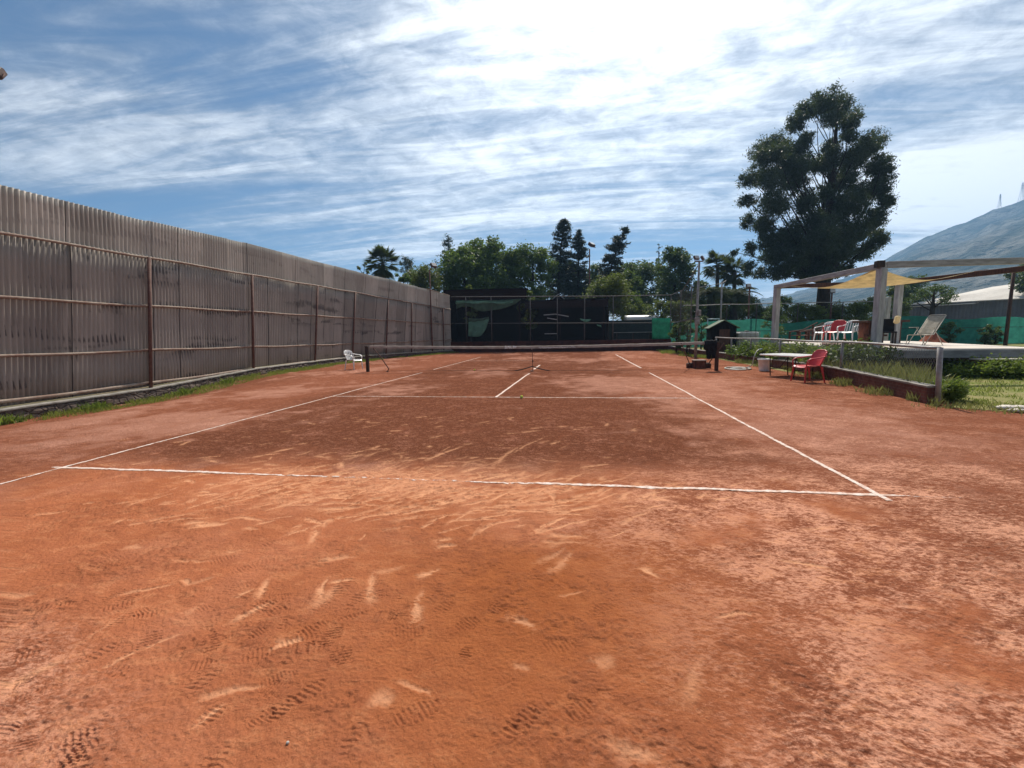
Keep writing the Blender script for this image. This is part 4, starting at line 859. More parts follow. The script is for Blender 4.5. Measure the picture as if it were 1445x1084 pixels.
# shade sail (triangle with hollow edges)
sl = thing('shade_sail', 'tan triangular shade sail stretched under the pergola', 'shade sail', (C1[0], C1[1], 0))
Tz = PZ-.2
ca = np.array([pF[0]-.02, pF[1]+.16, dep(1240, 377, DF)[2]]); cb = dep(1113, 403.5, Db*.97); cc = dep(1375, 383, 13.6)
ed_lo = dep(1240, 410, DF+.6)
def qb(a, m_, b, s): return (1-s)**2*a+2*s*(1-s)*m_+s*s*b
mid_ = dep(1205, 413, DF+2.0); mid2 = dep(1290, 411, DF+1.5); lowc = np.array([ca[0]+.9, ca[1]+1.6, ca[2]-.32])
G = []
nS = 18
for i in range(nS+1):       # fan from the front corner to the far edge cb -> cc (hollow)
    s = i/nS; far = qb(cb, lowc+(0, 0, -.38), cc, s); row = []
    for j in range(nS+1):
        q = j/nS; a = ca+(0, 0, -.0); edge = a+(far-a)*q; sag = -.30*math.sin(PI*q)**1*(1-.55*math.sin(PI*s)); pull = .55*math.sin(PI*q)*((.5-s)*2)
        edge = edge+np.array([0, 0, sag*.9])+(lowc-edge)*abs(pull)*.14; row.append(edge)
    G.append(row)
MB().sheet(np.array(G)-do).build('cloth', MT['sail'], sl, True, .006)
MB().tube(np.array([dep(1100, 402, Db*.99), cb])-do, .008, 5).build('rope', MT['rustdark'], sl, True); MB().tube(np.array([cc, cc+(dep(1400, 379, 13)-cc)*.8])-do, .008, 5).build('rope', MT['rustdark'], sl, True)

# ------------------------------------------------------------------ furniture on the deck
def on_deck(px, py): return dk(px, py)
def chair_d(label, px, py, rz, mat, slats, sc=1.0): g = on_deck(px, py); return chair(label, (g[0], g[1], DZ+.002), rz, mat, slats, 'plastic garden chairs', sc)
chair_d('white plastic armchair with slatted back at right of deck chair row', 1196, 484.0, math.radians(-55), 'white_plastic', True, 1.12)
chair_d('red plastic armchair between two white chairs on the deck', 1176, 483.6, math.radians(-55), 'red_plastic', False, 1.16)
chair_d('white plastic armchair next to wooden loungers at left of deck row', 1162, 482.6, math.radians(-62), 'white_plastic', True, 1.1)
def lounger(label, px, py, rz):
    g = on_deck(px, py); r = thing('wooden_lounger', label, 'sun lounger', (g[0], g[1], DZ+.002), rz, 'wooden loungers on the deck')
    for s_ in (-1, 1):
        MB().tube([(s_*.3, -1.0, .48), (s_*.3, -.15, .58), (s_*.3, .7, .95)], .035, 6).build('side_rail', MT['brownwood'], r)
        for y_, z_ in ((-.95, .5), (-.4, .55), (.45, .82)): MB().box((s_*.3, y_, z_/2), (.06, .07, z_)).build('leg', MT['brownwood'], r)
    m = MB()
    for k_ in range(12): m.box((0, -.9+k_*.13, .30+.0*k_+max(0, k_-7)*.07), (.54, .1, .025))
    m.build('slatted_bed', MT['redwood'], r)
lounger('dark wooden lounger at the left end of the deck row', 1143, 481.6, math.radians(-70)); lounger('dark wooden lounger behind the white chairs on deck', 1152, 480.4, math.radians(-70))
g = on_deck(1240, 484.5); tbv = thing('timber_table', 'heavy dark timber table with log legs behind the pergola post', 'table', (g[0], g[1], DZ+.002), .12)
kx = 1.0
ta = dep(1207, 470, float((g-O)@fw)); tz = dep(1207, 453, float((g-O)@fw))
w_ = 58*float((g-O)@fw)/F; hT = tz[2]-DZ
MB().box((0, 0, hT-.04), (w_, .8, .08), bev=.01).build('tabletop', MT['brownwood'], tbv)
for x_, wd, mt_ in ((-w_*.38, .36, 'redwood'), (-w_*.24, .22, 'brownwood'), (w_*.44, .2, 'brownwood')): MB().tube([(x_, 0, 0), (x_, .02, hT*.5), (x_, 0, hT-.08)], [wd*.5, wd*.48, wd*.52], 9).build('leg', MT[mt_], tbv, True)
MB().box((-.3, -.1, .32), (w_*.5, .3, .07)).build('stretcher', MT['brownwood'], tbv)
ch = thing('dark_chair', 'dark chair with tan headrest tucked at right end of timber table', 'chair', tuple(on_deck(1252, 485.5)+(0, 0, .002)), math.radians(-20)); 
MB().box((0, 0, .45), (.46, .44, .06), bev=.02).build('seat', MT['black'], ch); MB().box((0, .22, .72), (.44, .06, .5), rotx(-.15), bev=.02).build('backrest', MT['black'], ch)
for sx in (-1, 1):
    for sy in (-1, 1): MB().box((sx*.19, sy*.18, .21), (.045, .045, .42)).build('leg', MT['blackmetal'], ch)
MB().box((.22, -.05, .92), (.16, .2, .3), roty(.15), bev=.04).build('headrest', MT['sail'], ch)
# beige recliner
g = on_deck(1303, 487); rc = thing('garden_recliner', 'beige folding garden recliner with slatted back on the deck', 'recliner', (g[0], g[1], DZ+.002), math.radians(-66)); rc.scale = (.86, .92, .97)
m = MB(); a_ = np.array([0, .06, .38]); b_ = np.array([0, .62, 1.04]); G = []
for q in np.linspace(0, 1, 15): c_ = a_+(b_-a_)*q; G.append([c_+np.array([x, .02*math.cos(x*6)+.012*math.sin(q*44), .012*math.sin(q*44)]) for x in np.linspace(-.27, .27, 7)])
m.sheet(G); m.build('backrest', MT['beige'], rc, True, .025)
G = [[(x, y_, .38-.02*math.sin((y_+.5)*6)) for x in np.linspace(-.26, .26, 5)] for y_ in np.linspace(-.45, .06, 8)]; MB().sheet(G).build('seat', MT['beige'], rc, True, .025)
MB().tube([(-.28, .62, 1.06), (-.24, .64, 1.08), (.24, .64, 1.08), (.28, .62, 1.06)], .016, 7).build('back_frame', MT['beigemetal'], rc, True)
for s_ in (-1, 1):
    MB().tube([(s_*.29, .62, 1.05), (s_*.29, .05, .38), (s_*.29, -.45, .36), (s_*.29, -.5, .0)], .014, 7).build('side_frame', MT['beigemetal'], rc, True)
    MB().tube([(s_*.3, -.42, 0), (s_*.3, .12, .62)], .013, 7).build('leg', MT['beigemetal'], rc, True); MB().tube([(s_*.3, .55, 0), (s_*.3, .0, .62)], .013, 7).build('leg', MT['beigemetal'], rc, True)
    MB().box((s_*.31, -.12, .64), (.05, .5, .025), bev=.008).build('armrest', MT['beigemetal'], rc)
# clay heap behind the deck
g = dep(1316, 480, 21.5); n_ = 26; G = []
for i in range(9):
    q = i/8; r_ = .1+1.05*q; z_ = 1.2*(1-q)**.85; G.append([(r_*math.cos(a)*(1+.12*math.sin(3*a)), r_*math.sin(a), max(0, z_+.05*math.sin(5*a+i))) for a in np.linspace(0, 2*PI, n_)])
o = MB().sheet(G).add([G[0][k_] for k_ in range(n_-1)], [tuple(range(n_-1))]).build('clay_heap', MT['heap'], None, True); o.location = (g[0], g[1], 0); o.scale = (.9, .9, .9); tag(o, 'red clay heap behind the beige recliner', 'heap')

# white bag on the lawn
g = gnd(1343, 529); m = MB(); G = []
for i in range(7):
    q = i/6; G.append([(.26*math.sin(PI*(.08+.84*q))*math.cos(a)*(1+.25*math.sin(3*a+q*4)), .18*math.sin(PI*(.08+.84*q))*math.sin(a), .16*(1-math.cos(PI*q))/2*(1+.3*math.cos(a))) for a in np.linspace(0, 2*PI, 15)])
o = MB().sheet(G).build('plastic_bag', MT['white_plastic'], None, True); o.location = (g[0], g[1], .02); tag(o, 'crumpled white bag lying on grass in front of the hedge', 'bag')
# pale stones at the lawn edge on the far right
for k_, (px, py, s_, lb) in enumerate([(1428, 579, .16, 'largest flat pale stone at the lawn edge on the far right'), (1415, 577, .09, 'small pale stone left of the largest stone at lawn edge'), (1441, 582, .11, 'pale stone nearest the frame edge at the lawn corner')]):
    g = gnd(px, py); G = []
    for i in range(6):
        q = i/5; G.append([(s_*(1.6)*math.sin(PI*(.06+.88*q))*math.cos(a)*(1+.2*math.sin(2*a+k_)), s_*.8*math.sin(PI*(.06+.88*q))*math.sin(a)*(1+.15*math.sin(3*a)), s_*.55*(1-math.cos(PI*q))/2) for a in np.linspace(0, 2*PI, 12)])
    o = MB().sheet(G).build('stone', MT['deck'], None, True); o.location = (g[0], g[1], .0); tag(o, lb, 'stone', 'pale stones at the lawn edge')

# ------------------------------------------------------------------ green net fence across the lawn
GD = 36.0
gf = thing('green_net_fence', 'long fence hung with green shade net beyond the lawn', 'fence', tuple(np.array([*dep(1200, 470, GD)[:2], 0]))); go = np.array(gf.location)
def gline(px): q = dep(px, 465, GD-(px-985)*.006); return np.array([q[0], q[1], 0])
pxs = np.linspace(930, 1520, 120); G = []
for i, px in enumerate(pxs):
    b_ = gline(px); tp = 2.05+.12*math.sin(px*.05)+.1*math.sin(px*.021)+(.25 if 1045 < px < 1100 else 0)*math.sin((px-1045)/55*PI)
    G.append([b_+np.array([.03*math.sin(px*.5+z_*4), .05*math.sin(px*.3+z_*2)+.06*math.sin(px*.9), z_*tp+.03]) for z_ in np.linspace(0, 1, 10)])
MB().sheet(np.array(G)-go).build('shade_net', MT['greennet'], gf, True)
MB().tube(np.array([gline(px)+(0, .1, 3.5+.02*math.sin(px*.1)) for px in np.linspace(950, 1250, 30)])-go, .03, 6).build('top_rail', MT['greypipe'], gf, True)
MB().tube(np.array([gline(px)+(0, -.06, 1.3) for px in np.linspace(950, 1520, 30)])-go, .018, 6).build('middle_wire', MT['blackmetal'], gf, True)
for px in (985, 1025, 1067, 1125, 1188, 1248): MB().tube(np.array([gline(px)+(0, .1, 0), gline(px)+(0, .1, 3.5)])-go, .04, 8).build('post', MT['blackmetal'], gf, True)

# dark little shed, water tank, goal frame
P = gnd(1020, 497.5); Dd = float((P-O)@fw); s_ = Dd/F
sh = thing('garden_shed', 'small dark timber shed with mossy gable roof behind the pipe rail', 'shed', (P[0], P[1], 0), -.12)
hw_, he, hr = 33*s_/2, (497.5-461)*s_, (497.5-452.5)*s_
m = MB()
for k_ in range(9): m.box((-hw_+hw_*2*(k_+.5)/9, 0-.006*(k_ % 2), he/2), (hw_*2/9-.012, .05, he))
m.box((0, .85, he/2), (hw_*2, 1.6, he)).add([(-hw_, -.03, he+.002), (hw_, -.03, he+.002), (0, -.03, hr-.03), (-hw_, 1.6, he+.002), (hw_, 1.6, he+.002), (0, 1.6, hr-.03)], [(0, 1, 2), (3, 5, 4)]); m.build('wall', MT['shedwood'], sh)
for q in (-1, 1): MB().slab([(0, -.2, hr+.03), (q*(hw_+.16), -.2, he-.09), (q*(hw_+.16), 1.75, he-.09), (0, 1.75, hr+.03)], .05).build('roof', MT['shedroof'], sh)
MB().box((.05, -.045, he*.46), (.62, .03, he*.86)).build('door', MT['brownwood'], sh)
P = gnd(1053, 497); Dd = float((P-O)@fw)+.6; P = dep(1053, 480, Dd); s_ = Dd/F
tk = thing('water_tank', 'caged white water tank next to the little dark shed', 'tank', (P[0], P[1], 0), -.1); w_ = 28*s_; h_ = 1.28
MB().box((0, 0, .15+(h_-.15)/2), (w_-.06, 1.0, h_-.15), bev=.08).build('tank_body', MT['tankplastic'], tk); MB().box((0, 0, .07), (w_, 1.04, .13)).build('pallet', MT['blackmetal'], tk)
m = MB()
for k_ in range(6): x = -w_/2+w_*k_/5; m.tube([(x, -.53, .14), (x, -.53, h_)], .012, 5)
for k_ in range(5): z_ = .2+(h_-.22)*k_/4; m.tube([(-w_/2, -.54, z_), (w_/2, -.54, z_)], .012, 5)
m.build('cage', MT['greypipe'], tk); MB().lathe([(.14, 0), (.14, .06), (.11, .08)], (0, 0, h_-.001), 14).build('lid', MT['blackmetal'], tk)
P = dep(1006, 470, 32); gl = thing('goal_frame', 'pale blue pipe goal frame left of the little dark shed', 'goal', (P[0], P[1], 0)); w_ = 15*32/F; h_ = dep(1006, 450.5, 32)[2]
MB().tube([(-w_/2, 0, 0), (-w_/2, 0, h_)], .04, 7).build('post', MT['bluepipe'], gl, True); MB().tube([(w_/2, 0, 0), (w_/2, 0, h_)], .04, 7).build('post', MT['bluepipe'], gl, True); MB().tube([(-w_/2-.04, 0, h_), (w_/2+.04, 0, h_)], .045, 7).build('crossbar', MT['bluepipe'], gl, True)
# far right seats on the lawn
P = gnd(1415, 484.5); D2 = float((P-O)@fw); s_ = D2/F
mt2 = thing('metal_table', 'thin grey metal table frame in front of blue benches', 'table', (P[0], P[1], 0), .1); w_ = 26*s_; h_ = .78
MB().box((0, 0, h_), (w_*.8, .6, .03)).build('tabletop', MT['greypipe'], mt2); MB().box((0, -.1, .38), (w_, .3, .03)).build('bench_plank', MT['greypipe'], mt2)
for sx in (-1, 1):
    for sy in (-1, 1): MB().tube([(sx*w_*.48, sy*.35, 0), (sx*w_*.36, sy*.15, h_)], .025, 6).build('leg', MT['greypipe'], mt2, True)
for k_, (px, lb) in enumerate(((1423, 'navy blue padded garden bench left of its twin at far right'), (1446, 'navy blue padded garden bench cut by the right frame edge'))):
    P = dep(px, 470, D2+1.2); r = thing('garden_bench', lb, 'bench', (P[0], P[1], 0), .1, 'blue benches on the lawn')
    MB().box((0, 0, .45), (1.0, .5, .12), bev=.03).build('seat', MT['blue'], r); MB().box((0, .25, .75), (1.0, .12, .5), rotx(-.15), bev=.03).build('backrest', MT['blue'], r)
    for sx in (-1, 1): MB().box((sx*.42, 0, .2), (.06, .45, .4)).build('leg', MT['blackmetal'], r)

# ------------------------------------------------------------------ warehouse
D3 = 62.0
wh = thing('warehouse', 'long grey warehouse with pale sloping roof at right', 'warehouse', tuple(np.array([*dep(1350, 450, D3)[:2], 0]))); who = np.array(wh.location)
a = dep(1282, 448, 70); b = dep(1560, 448, 52); a[2] = b[2] = 0; d = (b-a)/np.linalg.norm(b-a); nb = np.array([-d[1], d[0], 0])
za = dep(1282, 433, 70)[2]; zb = dep(1445, 421.5, 60)[2]
zE = .5*(za+zb)+.15
n_ = 140; G = []
for i in range(n_):
    q = a+(b-a)*i/(n_-1); w_ = .06*math.sin(i*PI/1.5); G.append([np.array([q[0], q[1], 0])-nb*w_-who, np.array([q[0], q[1], zE])-nb*w_-who])
MB().sheet(G).build('wall', MT['warewall'], wh)
zr_ = zE+2.4
MB().slab(np.array([a-nb*.4+(0, 0, zE), b-nb*.4+(0, 0, zE), b+nb*9+(0, 0, zr_+1.2), a+nb*9+d*6+(0, 0, zr_)])-who, .12).build('roof', MT['concreteroof'], wh)
MB().box((a+(b-a)*.5+nb*6-who+(0, 0, zE/2)), (np.linalg.norm(b-a)*.9, 5, zE), rotz(math.atan2(d[1], d[0]))).build('rear_wall', MT['warewall'], wh)
MB().slab(np.array([a-d*4-nb*.2+(0, 0, zE-.1), a+d*8-nb*.6+(0, 0, zE-.1), a+d*10+nb*5+(0, 0, zE+1.3), a-d*2+nb*5+(0, 0, zE+.5)])-who-(0, 0, .25), .1).build('side_roof', MT['concreteroof'], wh)
P = dep(1424, 440, 30); pl = thing('utility_post', 'thin brown post rising in front of the pale warehouse roof', 'post', (P[0], P[1], 0)); z_ = dep(1424, 379, 30)[2]; MB().tube([(0, 0, 0), (0, 0, z_)], [.11, .09], 8).build('shaft', MT['brownwood'], pl, True); MB().box((0, 0, z_), (.3, .2, .12), bev=.01).build('cap', MT['brownwood'], pl)

# ------------------------------------------------------------------ vegetation
def leaves(C, L, Wd, droop=0.0, up_=0.0, rng=RNG):
    """diamond leaves at centres C (N,3)"""
    n = len(C); d = rng.normal(size=(n, 3)); d[:, 2] = d[:, 2]*.7-droop+up_; d /= np.linalg.norm(d, axis=1)[:, None]
    r = rng.normal(size=(n, 3)); s = np.cross(d, r); s /= np.linalg.norm(s, axis=1)[:, None]+1e-9
    l = L*rng.uniform(.6, 1.3, n)[:, None]; w = Wd*rng.uniform(.6, 1.3, n)[:, None]
    V = np.stack([C-d*l*.5, C+s*w*.5, C+d*l*.5, C-s*w*.5], 1); return V.reshape(-1, 3)
def limb(m, a, b, r0, r1, bend=.15, n=7, rng=random):
    a = np.array(a, float); b = np.array(b, float); L = np.linalg.norm(b-a); mid = (a+b)/2+np.array([rng.gauss(0, 1), rng.gauss(0, 1), abs(rng.gauss(0, 1))])*L*bend*.5
    m.tube(arcpts(a, mid, b, n), np.linspace(r0, r1, n), 6, False)
def lobe_tree(name, label, cat, base, lobes, leaf, bark, nleaf, L, Wd, trunk_r, trunk_top, droop=0.0, group=None, clump=.28, limbs=True, seed=0, fork=.35, steep=.7, limbk=.5):
    """lobes: (x,y,z,r) offsets from base; leaves gather in small clumps spread through each lobe"""
    rng = np.random.default_rng(seed+77); r = thing(name, label, cat, base, 0, group); pr = random.Random(seed)
    m = MB(); tt = np.array(trunk_top, float); path = [np.array([0, 0, -.1]), np.array([tt[0]*.2, tt[1]*.2, tt[2]*.3]), np.array([tt[0]*.6, tt[1]*.6, tt[2]*.65]), tt]
    m.tube(path, [trunk_r*1.15, trunk_r*.9, trunk_r*.6, trunk_r*.12], 9)
    tot = sum(l[3]**2 for l in lobes); Cs = []
    for (x, y, z, R) in lobes:
        k = max(3, int(nleaf*R*R/tot)); nc_ = max(4, int(9*(R/clump/2)**1.2)); nc_ = min(nc_, 60)
        u_ = rng.normal(size=(nc_, 3)); u_ /= np.linalg.norm(u_, axis=1)[:, None]; rad = rng.random(nc_)**.45
        cc_ = np.array([x, y, z])+u_*rad[:, None]*R*np.array([1, 1, .85])
        idx = rng.integers(0, nc_, k); sz = R*clump*rng.uniform(.6, 1.4, nc_)
        Cs.append(cc_[idx]+rng.normal(size=(k, 3))*sz[idx][:, None]*np.array([1, 1, .75]))
        if limbs:
            h0 = max(tt[2]*fork, min(tt[2]*.95, z-R*.4-np.hypot(x, y)*steep)); q = h0/tt[2]; st_ = np.array([tt[0]*q, tt[1]*q, h0]); rr_ = trunk_r*(1-q*.85)*limbk
            limb(m, st_, (x, y, z), max(rr_, .03), .02, .15, rng=pr)
            for j in range(min(7, 3+int(R*1.5))): limb(m, (x, y, z), cc_[j % nc_], .035*max(R, .5)*.7, .008, .2, 4, pr)
    m.build('trunk', bark, r, True)
    V = leaves(np.concatenate(Cs), L, Wd, droop, 0, rng); put('crown', quads_mesh('crown', V), leaf, r); return r
def rand_lobes(w, z0, z1, n, seed, rmin=.22, rmax=.38, depth=None, top=.6):
    rg = np.random.default_rng(seed); out = []; dpt = depth or w
    for i in range(n):
        q = (i+.5)/n; z = z0+(z1-z0)*q; hw_ = w/2*math.sin(PI*(.12+.80*q))**top; a = i*2.4+rg.uniform(-.4, .4); R = w*rg.uniform(rmin, rmax)*.6
        k = rg.uniform(.45, 1)*max(0, hw_-R*.5); out.append((k*math.cos(a)*1.0, k*math.sin(a)*dpt/w, min(z, z1-R*.75), R))
    return out
def tree_px(name, label, cat, xc, ytop, ybot, wpx, D, leaf, nleaf, L, Wd, n=11, seed=1, bark='bark', trunk=.18, group='trees beyond the court', droop=0., rmin=.24, rmax=.42, top=.6, clump=.21):
    s = D/F; P = dep(xc, (ytop+ybot)/2, D); zt = dep(xc, ytop, D)[2]; zb = dep(xc, ybot, D)[2]; lob = rand_lobes(wpx*s, zb, zt, n, seed, rmin, rmax, top=top)
    return lobe_tree(name, label, cat, (P[0], P[1], 0), lob, MT[leaf], MT[bark], nleaf, L, Wd, trunk, (0, 0, zt*.9), droop, group, clump, seed=seed)

# eucalyptus: lobes measured along the outline, spread in depth
D = 46.0; s = D/F; eb = dep(1160, 447, D); rg = np.random.default_rng(3); lob = []
E_ = [(580, 120, 75), (640, 140, 60), (500, 150, 60), (600, 200, 45), (440, 220, 55), (690, 200, 62), (480, 290, 40), (690, 280, 45), (330, 330, 80), (260, 370, 70), (410, 360, 75), (790, 320, 75), (850, 420, 66), (720, 380, 75), (570, 420, 80), (200, 500, 58), (300, 480, 80), (420, 500, 80), (670, 480, 70), (845, 540, 62),
      (190, 610, 48), (320, 620, 85), (490, 600, 65), (700, 620, 85), (195, 705, 46), (270, 730, 60), (560, 700, 90), (420, 770, 95), (700, 750, 85), (825, 680, 66), (820, 780, 58), (765, 860, 55), (330, 870, 80), (215, 840, 46), (500, 880, 85), (630, 860, 75), (195, 930, 40), (260, 965, 42), (130, 860, 24), (360, 950, 60), (560, 950, 55), (680, 930, 40), (590, 560, 60), (560, 800, 80), (620, 640, 60)]
E_ += [(470, 420, 60), (600, 330, 50), (380, 430, 60), (520, 820, 70), (440, 900, 60), (660, 820, 70), (740, 560, 60), (860, 480, 55), (880, 600, 45), (300, 790, 55), (600, 940, 60), (470, 960, 50)]
for x, y, R in E_:
    R_ = R/3.497*s; off = math.hypot((x-560)/400, (y-560)/560); wd = 5.5*math.sqrt(max(0, 1-off*off)); dd = rg.uniform(-1, 1)*wd
    q = dep(1000+x/3.497, 110+y/3.497, D+dd); lob.append((q[0]-eb[0], q[1]-eb[1], q[2], R_*.86))
    if wd > 2.5: q = dep(1000+(x+rg.normal(0, 12))/3.497, 110+(y+20+rg.normal(0, 12))/3.497, D-dd*.9); lob.append((q[0]-eb[0], q[1]-eb[1], q[2], R_*.7))
tz = dep(1163, 150, D)[2]
lobe_tree('eucalyptus_tree', 'huge dark eucalyptus tree towering behind the deck', 'tree', (eb[0], eb[1], 0), lob, MT['eucalypt'], MT['bark'], 200000, .33, .082, .62, (.15, 0, tz*.93), .9, None, .225, seed=3, fork=.26, steep=1.9, limbk=.24)

G_ = 'trees beyond the court'
tree_px('young_tree', 'thin sparse sapling just left of the lone fan palm', 'tree', 513, 371, 400, 22, 40, 'leafolive', 500, .22, .1, 6, 21, trunk=.08, group=G_)
tree_px('broadleaf_tree', 'dim green tree mass between the dark conifers low down', 'tree', 802, 372, 440, 60, 58, 'leafdark', 9000, .32, .16, 12, 37, trunk=.25, group=G_)
tree_px('broadleaf_tree', 'mid green tree behind the olive tree at stand end', 'tree', 880, 384, 440, 52, 56, 'leafmid', 9000, .32, .16, 12, 38, trunk=.25, group=G_)
tree_px('dark_tree', 'dark tree mass below the two fan palms', 'tree', 1022, 406, 455, 70, 47, 'leafdark', 10000, .28, .13, 12, 39, trunk=.25, group=G_)
tree_px('bushy_tree', 'light green bushy tree just left of the fence floodlight', 'tree', 586, 383, 425, 40, 46, 'leafolive', 4500, .26, .11, 10, 40, group=G_)
tree_px('broadleaf_tree', 'green tree between leaning conifer and the blue green rounded tree', 'tree', 884, 374, 440, 54, 60, 'leafdark', 9000, .32, .16, 12, 47, trunk=.25, group=G_)
tree_px('broadleaf_tree', 'green tree top between distant floodlight and leaning conifer', 'tree', 836, 376, 440, 48, 60, 'leafdark', 8000, .32, .16, 12, 48, trunk=.25, group=G_)
tree_px('umbrella_pine', 'thin grey umbrella topped pine right of lone fan palm', 'tree', 574, 362, 384, 30, 62, 'conifergrey', 1700, .3, .08, 8, 22, trunk=.16, group=G_)
tree_px('bushy_tree', 'light green bushy tree behind far end of corrugated fence', 'tree', 600, 376, 425, 62, 44, 'leafolive', 7000, .26, .11, 12, 23, group=G_)
tree_px('bushy_tree', 'low green bush showing over fence below the umbrella pine', 'tree', 570, 386, 420, 34, 40, 'leafmid', 2600, .24, .11, 8, 24, group=G_)
tree_px('broadleaf_tree', 'large rounded green tree right of the fence floodlight', 'tree', 655, 350, 430, 88, 48, 'leafmid', 17000, .32, .18, 17, 25, trunk=.3, group=G_)
tree_px('broadleaf_tree', 'tallest green broadleaf tree with feathery top behind dark stand', 'tree', 688, 338, 430, 82, 50, 'leafmid', 17000, .30, .16, 15, 26, trunk=.3, group=G_)
tree_px('broadleaf_tree', 'green broadleaf tree in the gap between two taller clumps', 'tree', 722, 354, 430, 66, 51, 'leafmid', 10000, .30, .15, 12, 27, trunk=.25, group=G_)
tree_px('broadleaf_tree', 'yellowish green broadleaf tree touching the first dark conifer', 'tree', 752, 348, 430, 72, 50, 'leafmid', 13000, .30, .15, 14, 28, trunk=.28, group=G_)
tree_px('olive_tree', 'olive green tree at the right end of dark stand', 'tree', 858, 388, 436, 74, 38, 'leafolive', 12000, .2, .09, 14, 29, trunk=.14, group=G_)
tree_px('broadleaf_tree', 'blue green rounded tree right of leaning conifer', 'tree', 906, 370, 440, 78, 62, 'leafdark', 15000, .34, .17, 14, 30, trunk=.28, group=G_)
tree_px('broadleaf_tree', 'slender pointed green tree left of the twin floodlight pole', 'tree', 952, 352, 440, 62, 50, 'leafdark', 13000, .30, .15, 14, 31, trunk=.25, group=G_, top=.9)
tree_px('broadleaf_tree', 'dim green tree filling the gap behind the light pole', 'tree', 985, 398, 440, 40, 48, 'leafdark', 6000, .28, .14, 9, 32, group=G_)
tree_px('dark_tree', 'dark spreading tree behind left roof end of warehouse', 'tree', 1282, 390, 450, 52, 72, 'leafdark', 9000, .34, .17, 12, 33, group=G_)
tree_px('thorn_tree', 'flat topped thorn tree in front of warehouse roof', 'tree', 1318, 402, 425, 62, 50, 'leafdark', 3200, .2, .1, 9, 34, trunk=.35, group=G_, rmin=.15, rmax=.25, top=.3)
tree_px('dark_tree', 'dark tree at right frame edge over warehouse roof', 'tree', 1452, 372, 412, 52, 58, 'leafdark', 6500, .3, .16, 10, 35, group=G_)
tree_px('dark_tree', 'dark tree rising behind the pergola corner post', 'tree', 1268, 398, 450, 34, 60, 'leafolive', 5000, .3, .15, 9, 36, group=G_)

def conifer(label, xc, ytop, ybot, wpx, D, mat, lean=0.0, seed=0, nb=70, name='conifer_tree', shape=1.0, tl=.42, per=70):
    s = D/F; P = dep(xc, ybot, D); zt = dep(xc, ytop, D)[2]; zb = max(.5, dep(xc, ybot, D)[2]); r = thing(name, label, 'tree', (P[0], P[1], 0), 0, G_); rg = np.random.default_rng(seed); w = wpx*s
    ax = lambda z: np.array([lean*max(0, (z-zb)/(zt-zb))**2*w*1.4, 0, z]); m = MB(); m.tube([ax(z) for z in np.linspace(-.1, zt, 10)], np.linspace(.3, .03, 10), 8); C = []
    for i in range(nb):
        q = rg.random()**.9; z = zb+(zt-zb)*q; rad = w/2*(1-q)**(.55*shape)*rg.uniform(.55, 1.15)+.12*w*.3; a = rg.uniform(0, 2*PI); c0 = ax(z); e = c0+np.array([rad*math.cos(a), rad*math.sin(a), rad*rg.uniform(-.35, .45)])
        m.tube([c0, (c0+e)/2+(0, 0, -.03*rad), e], [.05, .03, .012], 4, False); k = max(14, int(per*(rad/(w/2)+.25))); tpos = rg.random(k)**.6
        C.append(c0+(e-c0)*tpos[:, None]+rg.normal(size=(k, 3))*np.array([.16, .16, .11])*w*.27*(.4+tpos[:, None]*.5))
    m.build('trunk', MT['bark'], r, True); put('crown', quads_mesh('crown', leaves(np.concatenate(C), tl, .11, .25, 0, rg)), MT[mat], r); return r
conifer('tall dark conifer, left of the dark pair behind stand', 788, 315, 425, 48, 55, 'conifer', .12, 41, 170)
conifer('dark conifer between the tallest one and distant floodlight', 816, 328, 425, 44, 55, 'conifer', .0, 42, 150)
conifer('dark conifer with crooked top leaning to the right', 856, 322, 425, 44, 53, 'conifer', .45, 43, 150)
conifer('grey blue cedar tip above the big green tree', 634, 335, 395, 56, 72, 'conifergrey', .0, 44, 60, 'cedar_tree', 1.7)
conifer('thin bare spire conifer between two green trees', 928, 347, 430, 12, 70, 'conifergrey', .0, 45, 40, 'cedar_tree', .8, .4, 22)

